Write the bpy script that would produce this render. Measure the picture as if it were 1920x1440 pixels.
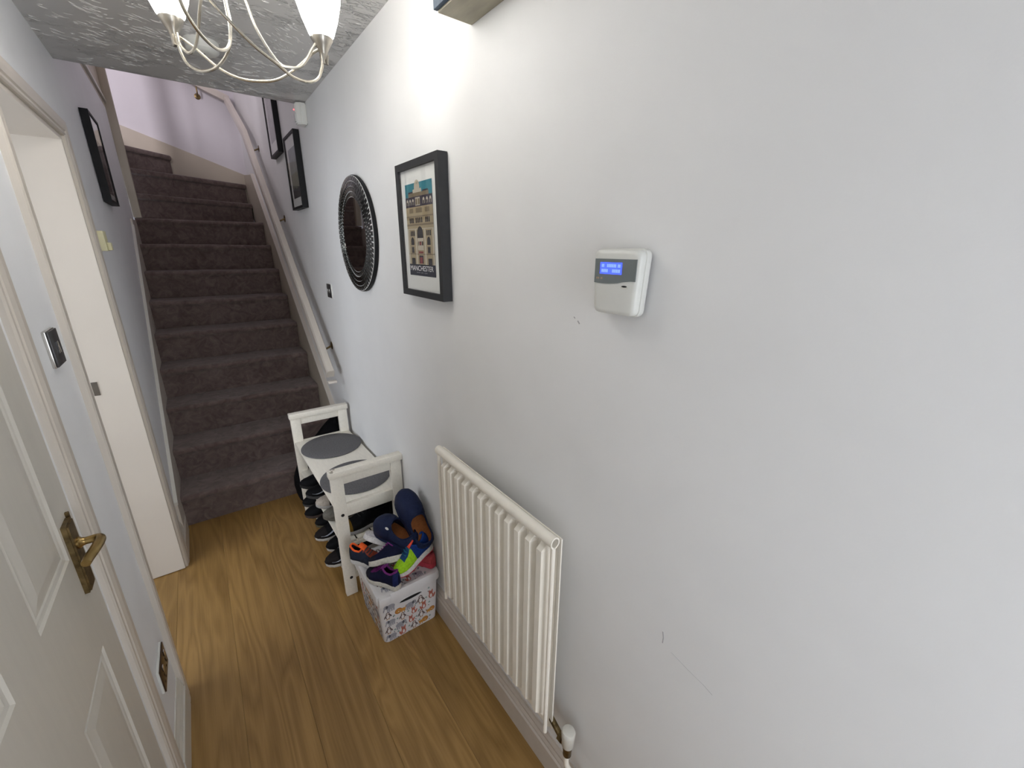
import bpy, bmesh, math, random
from mathutils import Vector, Matrix, noise
random.seed(7)
S = bpy.context.scene
for o in list(bpy.data.objects): bpy.data.objects.remove(o)
COL = S.collection
V = Vector
R = math.radians

# ------------------------------------------------------------------ camera
cam = bpy.data.cameras.new('camera'); camo = bpy.data.objects.new('camera', cam); COL.objects.link(camo)
yaw, pit, rol = R(36.85), R(-18.0), R(0.45)
fw = V((math.sin(yaw)*math.cos(pit), math.cos(yaw)*math.cos(pit), math.sin(pit)))
r0 = V((math.cos(yaw), -math.sin(yaw), 0)); u0 = r0.cross(fw)
rr = r0*math.cos(rol)+u0*math.sin(rol); uu = u0*math.cos(rol)-r0*math.sin(rol)
M = Matrix((rr, uu, -fw)).transposed().to_4x4(); M.translation = V((0, 0, 1.6))
camo.matrix_world = M
cam.sensor_width = 36; cam.lens = 777/1920*36; cam.clip_start = 0.01
S.camera = camo

# ------------------------------------------------------------------ light
S.view_settings.view_transform = 'Standard'; S.view_settings.look = 'None'
S.view_settings.gamma = 1; S.view_settings.exposure = 1.12; S.view_settings.use_curve_mapping = False
w = bpy.data.worlds.new('sky'); S.world = w; w.use_nodes = True
w.node_tree.nodes['Background'].inputs[0].default_value = (0.75, 0.85, 1.0, 1)
w.node_tree.nodes['Background'].inputs[1].default_value = 1.0
def area(name, loc, to, sx, sy, power, col):
    l = bpy.data.lights.new(name, 'AREA'); l.shape = 'RECTANGLE'; l.size = sx; l.size_y = sy
    l.energy = power; l.color = col
    o = bpy.data.objects.new(name, l); COL.objects.link(o); o.location = loc
    o.rotation_euler = (V(to)-V(loc)).to_track_quat('-Z', 'Y').to_euler()
    return o
area('daylight_front_door', (0.30, -1.12, 1.25), (0.10, 2.0, 1.10), 0.6, 1.7, 6.3, (0.95, 0.97, 1.0))
area('daylight_landing_window', (-1.2, 2.62, 3.7), (-0.55, 5.0, 2.95), 0.45, 0.95, 27.0, (0.95, 0.88, 0.96))
area('added_fill_side_room', (-1.86, 1.3, 1.4), (0.6, 1.9, 1.3), 2.4, 1.5, 12.5, (0.95, 0.97, 1.0))  # added fill through the doorway, evens out the right wall; source unseen
SHADE_EMIT = 6.4

# ------------------------------------------------------------------ materials
def nmat(name):
    m = bpy.data.materials.new(name); m.use_nodes = True
    nt = m.node_tree; b = nt.nodes['Principled BSDF']
    return m, nt, b
def mat(name, col, rough=0.5, metal=0.0, var=0.06, scale=30.0, bump=0.0, bscale=200.0, spec=0.5, stretch=None):
    m, nt, b = nmat(name)
    b.inputs['Roughness'].default_value = rough; b.inputs['Metallic'].default_value = metal
    b.inputs['Specular IOR Level'].default_value = spec
    tc = nt.nodes.new('ShaderNodeTexCoord')
    src = tc.outputs['Object']
    if stretch:
        mp = nt.nodes.new('ShaderNodeMapping'); mp.inputs['Scale'].default_value = stretch
        nt.links.new(src, mp.inputs[0]); src = mp.outputs[0]
    n = nt.nodes.new('ShaderNodeTexNoise'); n.inputs['Scale'].default_value = scale; n.inputs['Detail'].default_value = 3
    nt.links.new(src, n.inputs['Vector'])
    cr = nt.nodes.new('ShaderNodeValToRGB')
    cr.color_ramp.elements[0].position = 0.3; cr.color_ramp.elements[1].position = 0.7
    cr.color_ramp.elements[0].color = (*[max(0, c*(1-var)) for c in col], 1)
    cr.color_ramp.elements[1].color = (*[min(1, c*(1+var)) for c in col], 1)
    nt.links.new(n.outputs['Fac'], cr.inputs[0]); nt.links.new(cr.outputs[0], b.inputs['Base Color'])
    if bump:
        n2 = nt.nodes.new('ShaderNodeTexNoise'); n2.inputs['Scale'].default_value = bscale; n2.inputs['Detail'].default_value = 4
        nt.links.new(src, n2.inputs['Vector'])
        bp = nt.nodes.new('ShaderNodeBump'); bp.inputs['Strength'].default_value = bump; bp.inputs['Distance'].default_value = 0.004
        nt.links.new(n2.outputs['Fac'], bp.inputs['Height']); nt.links.new(bp.outputs[0], b.inputs['Normal'])
    return m
def emis(name, col, strength):
    m, nt, b = nmat(name)
    b.inputs['Base Color'].default_value = (*col, 1)
    b.inputs['Emission Color'].default_value = (*col, 1); b.inputs['Emission Strength'].default_value = strength
    b.inputs['Roughness'].default_value = 0.3
    return m

WALL = mat('wall_paint', (0.79, 0.785, 0.775), 0.55, var=0.015, scale=6, bump=0.05, bscale=260)
WALLL = mat('wall_paint_stairs', (0.66, 0.63, 0.65), 0.6, var=0.015, scale=6, bump=0.05, bscale=260)
CREAM = mat('cream_gloss', (0.64, 0.585, 0.515), 0.32, var=0.02, scale=5, bump=0.02, bscale=60)
CREAMD = mat('cream_old_gloss', (0.50, 0.44, 0.35), 0.4, var=0.03, scale=5)
DOORM = mat('door_gloss', (0.60, 0.57, 0.51), 0.35, var=0.02, scale=5, bump=0.06, bscale=25, stretch=(12, 12, 1))
WHITEG = mat('white_gloss', (0.66, 0.64, 0.58), 0.3, var=0.02)
RADM = mat('radiator_enamel', (0.92, 0.87, 0.77), 0.3, var=0.02)
BENCHM = mat('bench_white_paint', (0.88, 0.835, 0.735), 0.4, var=0.04, scale=14, bump=0.05, bscale=40, stretch=(8, 1, 8))
SKIRT = mat('skirting_paint', (0.60, 0.54, 0.48), 0.4, var=0.03)
FELT = mat('grey_felt', (0.13, 0.127, 0.13), 0.95, var=0.25, scale=160, bump=0.5, bscale=500)
BLACKF = mat('black_frame', (0.010, 0.010, 0.011), 0.5, var=0.1, spec=.2)
CHARF = mat('charcoal_frame', (0.034, 0.034, 0.036), 0.5, var=0.08, spec=.3)
MATB = mat('mount_card', (0.74, 0.74, 0.71), 0.8, var=0.01)
DARKPL = mat('dark_metal_plate', (0.07, 0.068, 0.07), 0.35, 0.7, var=0.1)
BRONZE = mat('bronze_plate', (0.10, 0.065, 0.04), 0.3, 0.8, var=0.2)
BRASS = mat('antique_brass', (0.36, 0.25, 0.10), 0.28, 1.0, var=0.25, scale=40)
BRASSD = mat('antique_brass_worn', (0.20, 0.145, 0.07), 0.38, 1.0, var=0.45, scale=60)
CHROME = mat('chrome', (0.6, 0.58, 0.55), 0.2, 1.0, var=0.1)
NICKEL = mat('brushed_nickel', (0.42, 0.39, 0.34), 0.3, 1.0, var=0.15, scale=90, stretch=(1, 1, .1))
WIRE = mat('satin_nickel_wire', (0.62, 0.58, 0.50), 0.25, 1.0, var=0.05)
PLASTW = mat('white_plastic', (0.70, 0.70, 0.66), 0.4, var=0.01)
PLASTC = mat('cream_plastic', (0.70, 0.66, 0.42), 0.45, var=0.02)
KEYG = mat('keypad_grey', (0.17, 0.19, 0.19), 0.4, var=0.05)
DARK = mat('dark_hole', (0.008, 0.008, 0.008), 0.8, var=0.1)
LCD = emis('lcd_backlight', (0.05, 0.09, 0.95), 0.75)
LCDT = emis('lcd_character', (0.16, 0.25, 1.0), 0.75)
LED = emis('red_led', (1.0, 0.08, 0.10), 2.0)
SHADE = emis('lit_glass_shade', (1.0, 0.985, 0.95), SHADE_EMIT)
MIRR, _nt, _b = nmat('mirror_glass'); _b.inputs['Metallic'].default_value = 1; _b.inputs['Roughness'].default_value = 0.02; _b.inputs['Base Color'].default_value = (0.36, 0.33, 0.32, 1)
TILEM = mat('smoky_mirror_tile', (0.20, 0.205, 0.20), 0.12, 1.0, var=0.25, scale=60)
BAGM = mat('black_bag_cloth', (0.006, 0.006, 0.007), 0.9, spec=.1, var=0.3, bump=0.3, bscale=80)
NAVYBOX = mat('navy_board', (0.045, 0.075, 0.115), 0.6, var=0.25, scale=60, stretch=(1, 8, 1))
WOODP = mat('pale_worn_wood', (0.36, 0.33, 0.25), 0.6, var=0.18, scale=9, stretch=(4, 1, 4))
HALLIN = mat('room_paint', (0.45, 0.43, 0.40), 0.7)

# carpet
CARPET, nt, b = nmat('brown_carpet'); b.inputs['Roughness'].default_value = 1.0; b.inputs['Specular IOR Level'].default_value = 0.1
tc = nt.nodes.new('ShaderNodeTexCoord')
n1 = nt.nodes.new('ShaderNodeTexNoise'); n1.inputs['Scale'].default_value = 17; n1.inputs['Detail'].default_value = 6; n1.inputs['Roughness'].default_value = .65
n1.inputs['Distortion'].default_value = 1.2
nt.links.new(tc.outputs['Object'], n1.inputs['Vector'])
cr = nt.nodes.new('ShaderNodeValToRGB'); cr.color_ramp.elements[0].position = .33; cr.color_ramp.elements[1].position = .68
cr.color_ramp.elements[0].color = (0.108, 0.070, 0.060, 1); cr.color_ramp.elements[1].color = (0.215, 0.158, 0.142, 1)
nt.links.new(n1.outputs['Fac'], cr.inputs[0]); nt.links.new(cr.outputs[0], b.inputs['Base Color'])
n2 = nt.nodes.new('ShaderNodeTexNoise'); n2.inputs['Scale'].default_value = 420; n2.inputs['Detail'].default_value = 2
nt.links.new(tc.outputs['Object'], n2.inputs['Vector'])
bp = nt.nodes.new('ShaderNodeBump'); bp.inputs['Strength'].default_value = .9; bp.inputs['Distance'].default_value = .004
nt.links.new(n2.outputs['Fac'], bp.inputs['Height']); nt.links.new(bp.outputs[0], b.inputs['Normal'])
b.inputs['Sheen Weight'].default_value = 0.25; b.inputs['Sheen Roughness'].default_value = .6

# textured ceiling
CEIL, nt, b = nmat('textured_ceiling'); b.inputs['Roughness'].default_value = .4
b.inputs['Base Color'].default_value = (0.60, 0.59, 0.575, 1)
tc = nt.nodes.new('ShaderNodeTexCoord'); mp = nt.nodes.new('ShaderNodeMapping'); mp.inputs['Scale'].default_value = (.7, 1.5, 1); mp.inputs['Rotation'].default_value = (0, 0, .35)
nt.links.new(tc.outputs['Object'], mp.inputs[0])
na = nt.nodes.new('ShaderNodeTexNoise'); na.inputs['Scale'].default_value = 34; na.inputs['Detail'].default_value = 5; na.inputs['Distortion'].default_value = 2.0
nb = nt.nodes.new('ShaderNodeTexNoise'); nb.inputs['Scale'].default_value = 5; nb.inputs['Detail'].default_value = 1
nt.links.new(mp.outputs[0], na.inputs['Vector']); nt.links.new(mp.outputs[0], nb.inputs['Vector'])
ra = nt.nodes.new('ShaderNodeMapRange'); ra.inputs[1].default_value = .52; ra.inputs[2].default_value = .68
rb = nt.nodes.new('ShaderNodeMapRange'); rb.inputs[1].default_value = .45; rb.inputs[2].default_value = .6
nt.links.new(na.outputs['Fac'], ra.inputs[0]); nt.links.new(nb.outputs['Fac'], rb.inputs[0])
mu = nt.nodes.new('ShaderNodeMath'); mu.operation = 'MULTIPLY'; nt.links.new(ra.outputs[0], mu.inputs[0]); nt.links.new(rb.outputs[0], mu.inputs[1])
bp = nt.nodes.new('ShaderNodeBump'); bp.inputs['Strength'].default_value = 1.0; bp.inputs['Distance'].default_value = .012; bp.invert = True
nt.links.new(mu.outputs[0], bp.inputs['Height']); nt.links.new(bp.outputs[0], b.inputs['Normal'])

# oak floor
OAK, nt, b = nmat('oak_plank'); b.inputs['Roughness'].default_value = .42
tc = nt.nodes.new('ShaderNodeTexCoord'); oi = nt.nodes.new('ShaderNodeObjectInfo')
off = nt.nodes.new('ShaderNodeVectorMath'); off.operation = 'SCALE'; off.inputs[0].default_value = (13.7, 31.3, 5.1)
nt.links.new(oi.outputs['Random'], off.inputs['Scale'])
ad = nt.nodes.new('ShaderNodeVectorMath'); nt.links.new(tc.outputs['Object'], ad.inputs[0]); nt.links.new(off.outputs[0], ad.inputs[1])
def mapn(scale):
    m_ = nt.nodes.new('ShaderNodeMapping'); m_.inputs['Scale'].default_value = scale; nt.links.new(ad.outputs[0], m_.inputs[0]); return m_
m1 = mapn((1, .10, 1))
wv = nt.nodes.new('ShaderNodeTexNoise'); wv.inputs['Scale'].default_value = 8; wv.inputs['Detail'].default_value = 2; wv.inputs['Distortion'].default_value = .6
nt.links.new(m1.outputs[0], wv.inputs['Vector'])
mm = nt.nodes.new('ShaderNodeMath'); mm.operation = 'MULTIPLY'; mm.inputs[1].default_value = 16; nt.links.new(wv.outputs['Fac'], mm.inputs[0])
fr = nt.nodes.new('ShaderNodeMath'); fr.operation = 'PINGPONG'; fr.inputs[1].default_value = 1.0; nt.links.new(mm.outputs[0], fr.inputs[0])
m2 = mapn((1, .03, 1))
fg = nt.nodes.new('ShaderNodeTexNoise'); fg.inputs['Scale'].default_value = 170; fg.inputs['Detail'].default_value = 4; nt.links.new(m2.outputs[0], fg.inputs['Vector'])
m3 = mapn((1, .3, 1))
bl = nt.nodes.new('ShaderNodeTexNoise'); bl.inputs['Scale'].default_value = 5; nt.links.new(m3.outputs[0], bl.inputs['Vector'])
a1 = nt.nodes.new('ShaderNodeMath'); a1.operation = 'MULTIPLY_ADD'; a1.inputs[1].default_value = .31; nt.links.new(fr.outputs[0], a1.inputs[0])
a2 = nt.nodes.new('ShaderNodeMath'); a2.operation = 'MULTIPLY_ADD'; a2.inputs[1].default_value = .45; nt.links.new(fg.outputs['Fac'], a2.inputs[0])
a3 = nt.nodes.new('ShaderNodeMath'); a3.operation = 'MULTIPLY'; a3.inputs[1].default_value = .5; nt.links.new(bl.outputs['Fac'], a3.inputs[0])
nt.links.new(a3.outputs[0], a2.inputs[2]); nt.links.new(a2.outputs[0], a1.inputs[2])
cr = nt.nodes.new('ShaderNodeValToRGB'); e = cr.color_ramp.elements
e[0].position = .28; e[0].color = (0.185, 0.098, 0.024, 1); e[1].position = .82; e[1].color = (0.345, 0.200, 0.062, 1)
nt.links.new(a1.outputs[0], cr.inputs[0])
hs = nt.nodes.new('ShaderNodeHueSaturation'); mr = nt.nodes.new('ShaderNodeMapRange'); mr.inputs[3].default_value = .88; mr.inputs[4].default_value = 1.08
nt.links.new(oi.outputs['Random'], mr.inputs[0]); nt.links.new(mr.outputs[0], hs.inputs['Value'])
nt.links.new(cr.outputs[0], hs.inputs['Color']); nt.links.new(hs.outputs[0], b.inputs['Base Color'])
bp = nt.nodes.new('ShaderNodeBump'); bp.inputs['Strength'].default_value = .25; bp.inputs['Distance'].default_value = .001
nt.links.new(a1.outputs[0], bp.inputs['Height']); nt.links.new(bp.outputs[0], b.inputs['Normal'])

# thin glazing
GLASS, nt, b = nmat('picture_glass'); nt.nodes.remove(b)
tr = nt.nodes.new('ShaderNodeBsdfTransparent'); gl = nt.nodes.new('ShaderNodeBsdfGlossy'); gl.inputs['Roughness'].default_value = .03
fz = nt.nodes.new('ShaderNodeFresnel'); fz.inputs[0].default_value = 1.45; mx = nt.nodes.new('ShaderNodeMixShader')
ge = nt.nodes.new('ShaderNodeNewGeometry'); sb_ = nt.nodes.new('ShaderNodeMath'); sb_.operation = 'SUBTRACT'; sb_.inputs[0].default_value = 1.0; nt.links.new(ge.outputs['Backfacing'], sb_.inputs[1])
ml = nt.nodes.new('ShaderNodeMath'); ml.operation = 'MULTIPLY'; nt.links.new(fz.outputs[0], ml.inputs[0]); nt.links.new(sb_.outputs[0], ml.inputs[1])
nt.links.new(ml.outputs[0], mx.inputs[0]); nt.links.new(tr.outputs[0], mx.inputs[1]); nt.links.new(gl.outputs[0], mx.inputs[2])
nt.links.new(mx.outputs[0], nt.nodes['Material Output'].inputs[0])

# ------------------------------------------------------------------ helpers
def obj(name, bm, m, parent=None, smooth=False, kind=None, label=None, local=False):
    bmesh.ops.recalc_face_normals(bm, faces=bm.faces)
    me = bpy.data.meshes.new(name)
    o = bpy.data.objects.new(name, me); COL.objects.link(o)
    ms = m if isinstance(m, (list, tuple)) else [m]
    for k in ms: me.materials.append(k)
    if parent:
        o.parent = parent
        if not local:
            root = parent
            offs = V((0, 0, 0))
            while root: offs += root.location; root = root.parent
            for v in bm.verts: v.co -= offs
    bm.to_mesh(me); bm.free()
    if smooth:
        me.shade_smooth()
        try: me.set_sharp_from_angle(angle=R(40))
        except Exception: pass
    if kind: o['kind'] = kind
    if label: o['label'] = label
    return o
def tag(o, label, cat, group=None):
    o['label'] = label; o['category'] = cat
    if group: o['group'] = group
    return o
def thing(name, label, cat, loc, group=None):
    o = bpy.data.objects.new(name, None); COL.objects.link(o); o.location = loc; o.empty_display_size = .05
    return tag(o, label, cat, group)
def B(): return bmesh.new()
def box(bm, x0, x1, y0, y1, z0, z1, bev=0.0, seg=2):
    vs = [bm.verts.new((x, y, z)) for x in (x0, x1) for y in (y0, y1) for z in (z0, z1)]
    q = [(0, 1, 3, 2), (4, 6, 7, 5), (0, 4, 5, 1), (2, 3, 7, 6), (0, 2, 6, 4), (1, 5, 7, 3)]
    fs = [bm.faces.new([vs[i] for i in f]) for f in q]
    if bev:
        es = list({e for f in fs for e in f.edges})
        bmesh.ops.bevel(bm, geom=es, offset=bev, segments=seg, profile=.5, affect='EDGES')
    return vs
def bx(name, x0, x1, y0, y1, z0, z1, m, parent=None, bev=0.0, **k):
    bm = B(); box(bm, x0, x1, y0, y1, z0, z1, bev); return obj(name, bm, m, parent, smooth=bev > 0, **k)
def prism(bm, pts, axis, a0, a1):
    """extrude polygon pts (2D) along axis between a0 and a1; 'x': pts=(y,z) 'y': (x,z) 'z': (x,y)"""
    def P(p, a):
        return {'x': (a, p[0], p[1]), 'y': (p[0], a, p[1]), 'z': (p[0], p[1], a)}[axis]
    A = [bm.verts.new(P(p, a0)) for p in pts]; C = [bm.verts.new(P(p, a1)) for p in pts]
    n = len(pts)
    bm.faces.new(A); bm.faces.new(C[::-1])
    for i in range(n): bm.faces.new((A[i], A[(i+1) % n], C[(i+1) % n], C[i]))
def tube(bm, pts, r, n=8, closed=False, rs=None):
    pts = [V(p) for p in pts]; N = len(pts); rings = []
    up = None
    for i, p in enumerate(pts):
        a = pts[(i-1) % N] if (closed or i) else p
        c = pts[(i+1) % N] if (closed or i < N-1) else p
        t = (c-a).normalized()
        if up is None:
            up = t.orthogonal().normalized()
        up = (up - t*up.dot(t)).normalized(); s = t.cross(up)
        rad = rs[i] if rs else r
        rings.append([bm.verts.new(p+(up*math.cos(2*math.pi*k/n)+s*math.sin(2*math.pi*k/n))*rad) for k in range(n)])
    for i in range(N if closed else N-1):
        A, C = rings[i], rings[(i+1) % N]
        for k in range(n): bm.faces.new((A[k], A[(k+1) % n], C[(k+1) % n], C[k]))
    if not closed: bm.faces.new(rings[0][::-1]); bm.faces.new(rings[-1])
def spline(pts, n=8):
    pts = [V(p) for p in pts]; out = []
    for i in range(len(pts)-1):
        p0 = pts[max(i-1, 0)]; p1 = pts[i]; p2 = pts[i+1]; p3 = pts[min(i+2, len(pts)-1)]
        for k in range(n):
            t = k/n
            out.append(.5*((2*p1)+(p2-p0)*t+(2*p0-5*p1+4*p2-p3)*t*t+(3*p1-p0-3*p2+p3)*t**3))
    return out+[pts[-1]]
def lathe(bm, prof, c, n=32, axis='z'):
    """prof = [(r, h)], revolve about axis through c"""
    rings = []
    for r_, h_ in prof:
        ring = []
        for k in range(n):
            a = 2*math.pi*k/n; u, v = r_*math.cos(a), r_*math.sin(a)
            p = {'z': (u, v, h_), 'x': (h_, u, v), 'y': (u, h_, v)}[axis]
            ring.append(bm.verts.new((c[0]+p[0], c[1]+p[1], c[2]+p[2])))
        rings.append(ring)
    for A, C in zip(rings, rings[1:]):
        for k in range(n): bm.faces.new((A[k], A[(k+1) % n], C[(k+1) % n], C[k]))
    bm.faces.new(rings[0][::-1]); bm.faces.new(rings[-1])
def struct(name, bm, m, **k):
    return obj(name, bm, m, kind='structure', **k)
def sbox(name, *a, **k):
    return bx(name, *a, kind='structure', **k)

XL, XR = -0.305, 0.646
ZC = 2.34
RISE, GO, Y0 = 0.2025, 0.24, 2.83
# ------------------------------------------------------------------ room shell
floor = sbox('floor', -1.75, XR+.1, -1.05, 2.86, -0.06, -0.012, mat('subfloor', (.05, .03, .015), .8))
random.seed(3)
xs = [-1.735+.2*i for i in range(12)]; xs = [-0.135+.2*i for i in range(-8, 5)]
for i, x in enumerate(xs):
    x1 = min(x+.2, XR)
    cuts = [-1.05, [0.35, .62, -.2][i % 3], 2.86]
    cuts = sorted(set(min(2.86, c) for c in cuts))
    for a, c in zip(cuts, cuts[1:]):
        if c-a < .1: continue
        bm = B(); box(bm, x+.0002, x1-.0002, a+.0002, c-.0002, -.012, 0, bev=.0005, seg=1)
        obj('plank', bm, OAK, floor)
# right wall, both storeys
wr = sbox('wall_right', XR, XR+.1, -1.05, 5.7, -.05, 4.9, WALL)
for pts, hw in (([(.336, .852), (.333, .838), (.333, .824)], .0010), ([(.628, 1.455), (.622, 1.449)], .0016), ([(.640, 1.462), (.636, 1.459)], .0012),
                ([(.312, .819), (.275, .811), (.240, .806), (.222, .800)], .0003)):
    bm = B()
    for (ya, za), (yb, zb) in zip(pts, pts[1:]):
        d = V((yb-ya, zb-za)).normalized(); n = V((-d.y, d.x))*hw
        prism(bm, [(ya+n.x, za+n.y), (yb+n.x, zb+n.y), (yb-n.x, zb-n.y), (ya-n.x, za-n.y)], 'x', XR-.0003, XR+.0005)
    obj('scuff_mark', bm, mat('scuff', (.42, .41, .42), .8), wr)
# left wall pieces around two doorways
D1a, D1b = 0.39, 1.19        # near door
D2a, D2b = 1.64, 2.445       # open doorway
DH = 2.0
wl = B()
box(wl, XL-.115, XL, -1.05, D1a, -.05, ZC); box(wl, XL-.115, XL, D1a, D1b, DH, ZC)
box(wl, XL-.115, XL, D1b, D2a, -.05, ZC); box(wl, XL-.115, XL, D2a, D2b, DH, ZC)
box(wl, XL-.115, XL, D2b, 2.8, -.05, ZC); box(wl, XL-.115, XL, 2.8, 4.76, -.05, 2.60)
struct('wall_left', wl, mat('wall_paint_left', (.82, .825, .84), .55, var=.015, scale=6, bump=.05, bscale=260))
# ceiling of the hall (its far end is the stairwell edge)
struct('ceiling', (lambda bm: (box(bm, XL-.115, XR, -1.05, 2.79, ZC, 2.63), bm)[1])(B()), CEIL)
ceil_o = bpy.data.objects['ceiling']
bm = B(); rnd = random.Random(21)
for i in range(620):
    cx_, cy_ = rnd.uniform(XL+.03, XR-.03), rnd.uniform(-.4, 2.76); base_a = .35+.9*noise.noise(V((cx_*2.2, cy_*2.2, 3)))
    for j in range(rnd.choice((2, 3, 4, 6, 8))):
        a = base_a+rnd.gauss(0, .28); ln_ = rnd.uniform(.006, .022); wd_ = rnd.uniform(.0012, .0026); ht_ = rnd.uniform(.0012, .0030)
        px_, py_ = cx_+rnd.gauss(0, .022), cy_+rnd.gauss(0, .022)
        if not (XL+.005 < px_ < XR-.005 and py_ < 2.78): continue
        d_ = V((math.cos(a), math.sin(a), 0)); n_ = V((-d_.y, d_.x, 0)); c_ = V((px_, py_, ZC+.0002))
        q_ = [c_-d_*ln_, c_-d_*ln_*.3+n_*wd_, c_+d_*ln_*.5+n_*wd_*.8, c_+d_*ln_, c_+d_*ln_*.4-n_*wd_, c_-d_*ln_*.4-n_*wd_]
        vs_ = [bm.verts.new(p_) for p_ in q_]; t1 = bm.verts.new(c_-d_*ln_*.35+V((0, 0, -ht_))); t2 = bm.verts.new(c_+d_*ln_*.4+V((0, 0, -ht_*.8)))
        for f_ in ((vs_[0], vs_[1], t1), (vs_[1], vs_[2], t2, t1), (vs_[2], vs_[3], t2), (vs_[3], vs_[4], t2), (vs_[4], vs_[5], t1, t2), (vs_[5], vs_[0], t1)): bm.faces.new(f_)
obj('plaster_fleck', bm, CEIL, ceil_o, kind='stuff')
# front wall with the glazed entrance
wf = B()
box(wf, XL-.1, 0.0, -1.15, -1.05, -.05, ZC); box(wf, .6, XR+.1, -1.15, -1.05, -.05, ZC)
box(wf, 0.0, .6, -1.15, -1.05, 2.1, ZC); box(wf, 0.0, .6, -1.15, -1.05, -.05, .35)
struct('wall_front', wf, WALL)
wn = B(); box(wn, 0.0, .6, -1.078, -1.074, .35, 2.1); win = struct('window_1', wn, GLASS)
bm = B(); box(bm, 0, .04, -1.1, -1.05, .35, 2.1); box(bm, .56, .6, -1.1, -1.05, .35, 2.1); box(bm, .04, .56, -1.1, -1.05, 2.06, 2.1); box(bm, .04, .56, -1.1, -1.05, .35, .39)
obj('window_frame', bm, WHITEG, win)
# stairwell shell
sbox('wall_back', -1.8, XR, 5.58, 5.68, -.05, 4.9, WALLL)
sbox('wall_landing', -1.9, -1.8, 2.69, 5.7, 2.43, 4.9, WALLL)
bm = B(); box(bm, -1.8, -1.5, 2.69, 2.79, 2.63, 4.9); box(bm, -.9, XR, 2.69, 2.79, 2.63, 4.9)
box(bm, -1.5, -.9, 2.69, 2.79, 2.63, 3.15); box(bm, -1.5, -.9, 2.69, 2.79, 4.25, 4.9)
struct('wall_stairhead', bm, WALLL)
bm = B(); box(bm, -1.5, -.9, 2.72, 2.724, 3.15, 4.25); w2 = struct('window_2', bm, GLASS)
bm = B(); box(bm, -1.5, -1.46, 2.71, 2.78, 3.15, 4.25); box(bm, -.94, -.9, 2.71, 2.78, 3.15, 4.25); box(bm, -1.46, -.94, 2.71, 2.78, 3.15, 3.19); box(bm, -1.46, -.94, 2.71, 2.78, 4.21, 4.25)
obj('window_frame', bm, WHITEG, w2)
sbox('ceiling_landing', -1.9, XR+.1, 2.69, 5.7, 4.9, 5.0, WALLL)
sbox('floor_landing', -1.8, XL-.115, 2.79, 5.58, 2.44, 2.63, CARPET)
# side room seen through the doorway opening
bm = B(); box(bm, -1.85, -1.75, -1.05, .05, -.05, ZC); box(bm, -1.85, -1.75, 2.6, 2.9, -.05, ZC); box(bm, -1.85, -1.75, .05, 2.6, 2.2, ZC); box(bm, -1.85, -1.75, .05, 2.6, -.05, .6)
struct('wall_side_room', bm, HALLIN)
bm = B(); box(bm, -1.80, -1.796, .05, 2.6, .6, 2.2); w3 = struct('window_added_3', bm, GLASS)  # unseen window, added and sized for the soft fill into the hall
bm = B(); box(bm, -1.82, -1.76, 1.30, 1.34, .64, 2.16); box(bm, -1.82, -1.76, .05, 2.6, .6, .64); box(bm, -1.82, -1.76, .05, 2.6, 2.16, 2.2)
obj('window_frame', bm, WHITEG, w3)
sbox('wall_side_room_end', -1.75, XL-.115, 2.86, 2.96, -.05, ZC, HALLIN)
sbox('wall_side_room_front', -1.75, XL-.115, -1.15, -1.05, -.05, ZC, HALLIN)
sbox('ceiling_side_room', -1.75, XL-.115, -1.05, 2.9, ZC, ZC+.08, HALLIN)

# ------------------------------------------------------------------ trim
def skirt_prof(x, s, h=.145, t=.017):
    return [(x, 0), (x+s*t, 0), (x+s*t, h*.62), (x+s*t*.72, h*.66), (x+s*t*.78, h*.72), (x+s*t*.5, h*.80), (x+s*t*.55, h*.86), (x+s*t*.25, h*.95), (x+s*t*.2, h), (x, h)]
def skirt(name, x, s, y0, y1, m):
    bm = B(); prism(bm, skirt_prof(x, s), 'y', y0, y1); return struct(name, bm, m)
skirt('baseboard_right', XR, -1, -1.05, 2.84, SKIRT)
skirt('baseboard_left', XL, 1, 1.278, 1.572, WHITEG)
skirt('baseboard_left_far', XL, 1, 2.506, 2.81, CREAM)
def arch_prof(t=.017, wd=.065):      # (distance from opening edge, protrusion)
    return [(0, 0), (0, t*.55), (wd*.08, t*.75), (wd*.2, t*.78), (wd*.26, t*.6), (wd*.34, t*.85), (wd*.62, t), (wd*.9, t), (wd, t*.8), (wd, 0)]
def architrave(name, ya, yb, zt, m, wd=.065):
    bm = B()
    for y, s in ((ya, -1), (yb, 1)):
        pr = [(XL+p[1], y+s*p[0]) for p in arch_prof(wd=wd)]
        top = []
        A = [bm.verts.new((p[0], p[1], 0)) for p in pr]; C = [bm.verts.new((p[0], p[1], zt+abs(p[1]-y))) for p in pr]
        n = len(pr); bm.faces.new(A)
        bm.faces.new(C[::-1])
        for i in range(n): bm.faces.new((A[i], A[(i+1) % n], C[(i+1) % n], C[i]))
    pr = arch_prof(wd=wd)
    A = [bm.verts.new((XL+p[1], ya-p[0], zt+p[0])) for p in pr]; C = [bm.verts.new((XL+p[1], yb+p[0], zt+p[0])) for p in pr]
    n = len(pr); bm.faces.new(A); bm.faces.new(C[::-1])
    for i in range(n): bm.faces.new((A[i], A[(i+1) % n], C[(i+1) % n], C[i]))
    return struct(name, bm, m, smooth=False)
architrave('trim_1', D1a+.01, D1b+.012, DH-.012, CREAM, .068)
architrave('trim_2', D2a-.004, D2b-.004, DH-.004, CREAM, .062)
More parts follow.
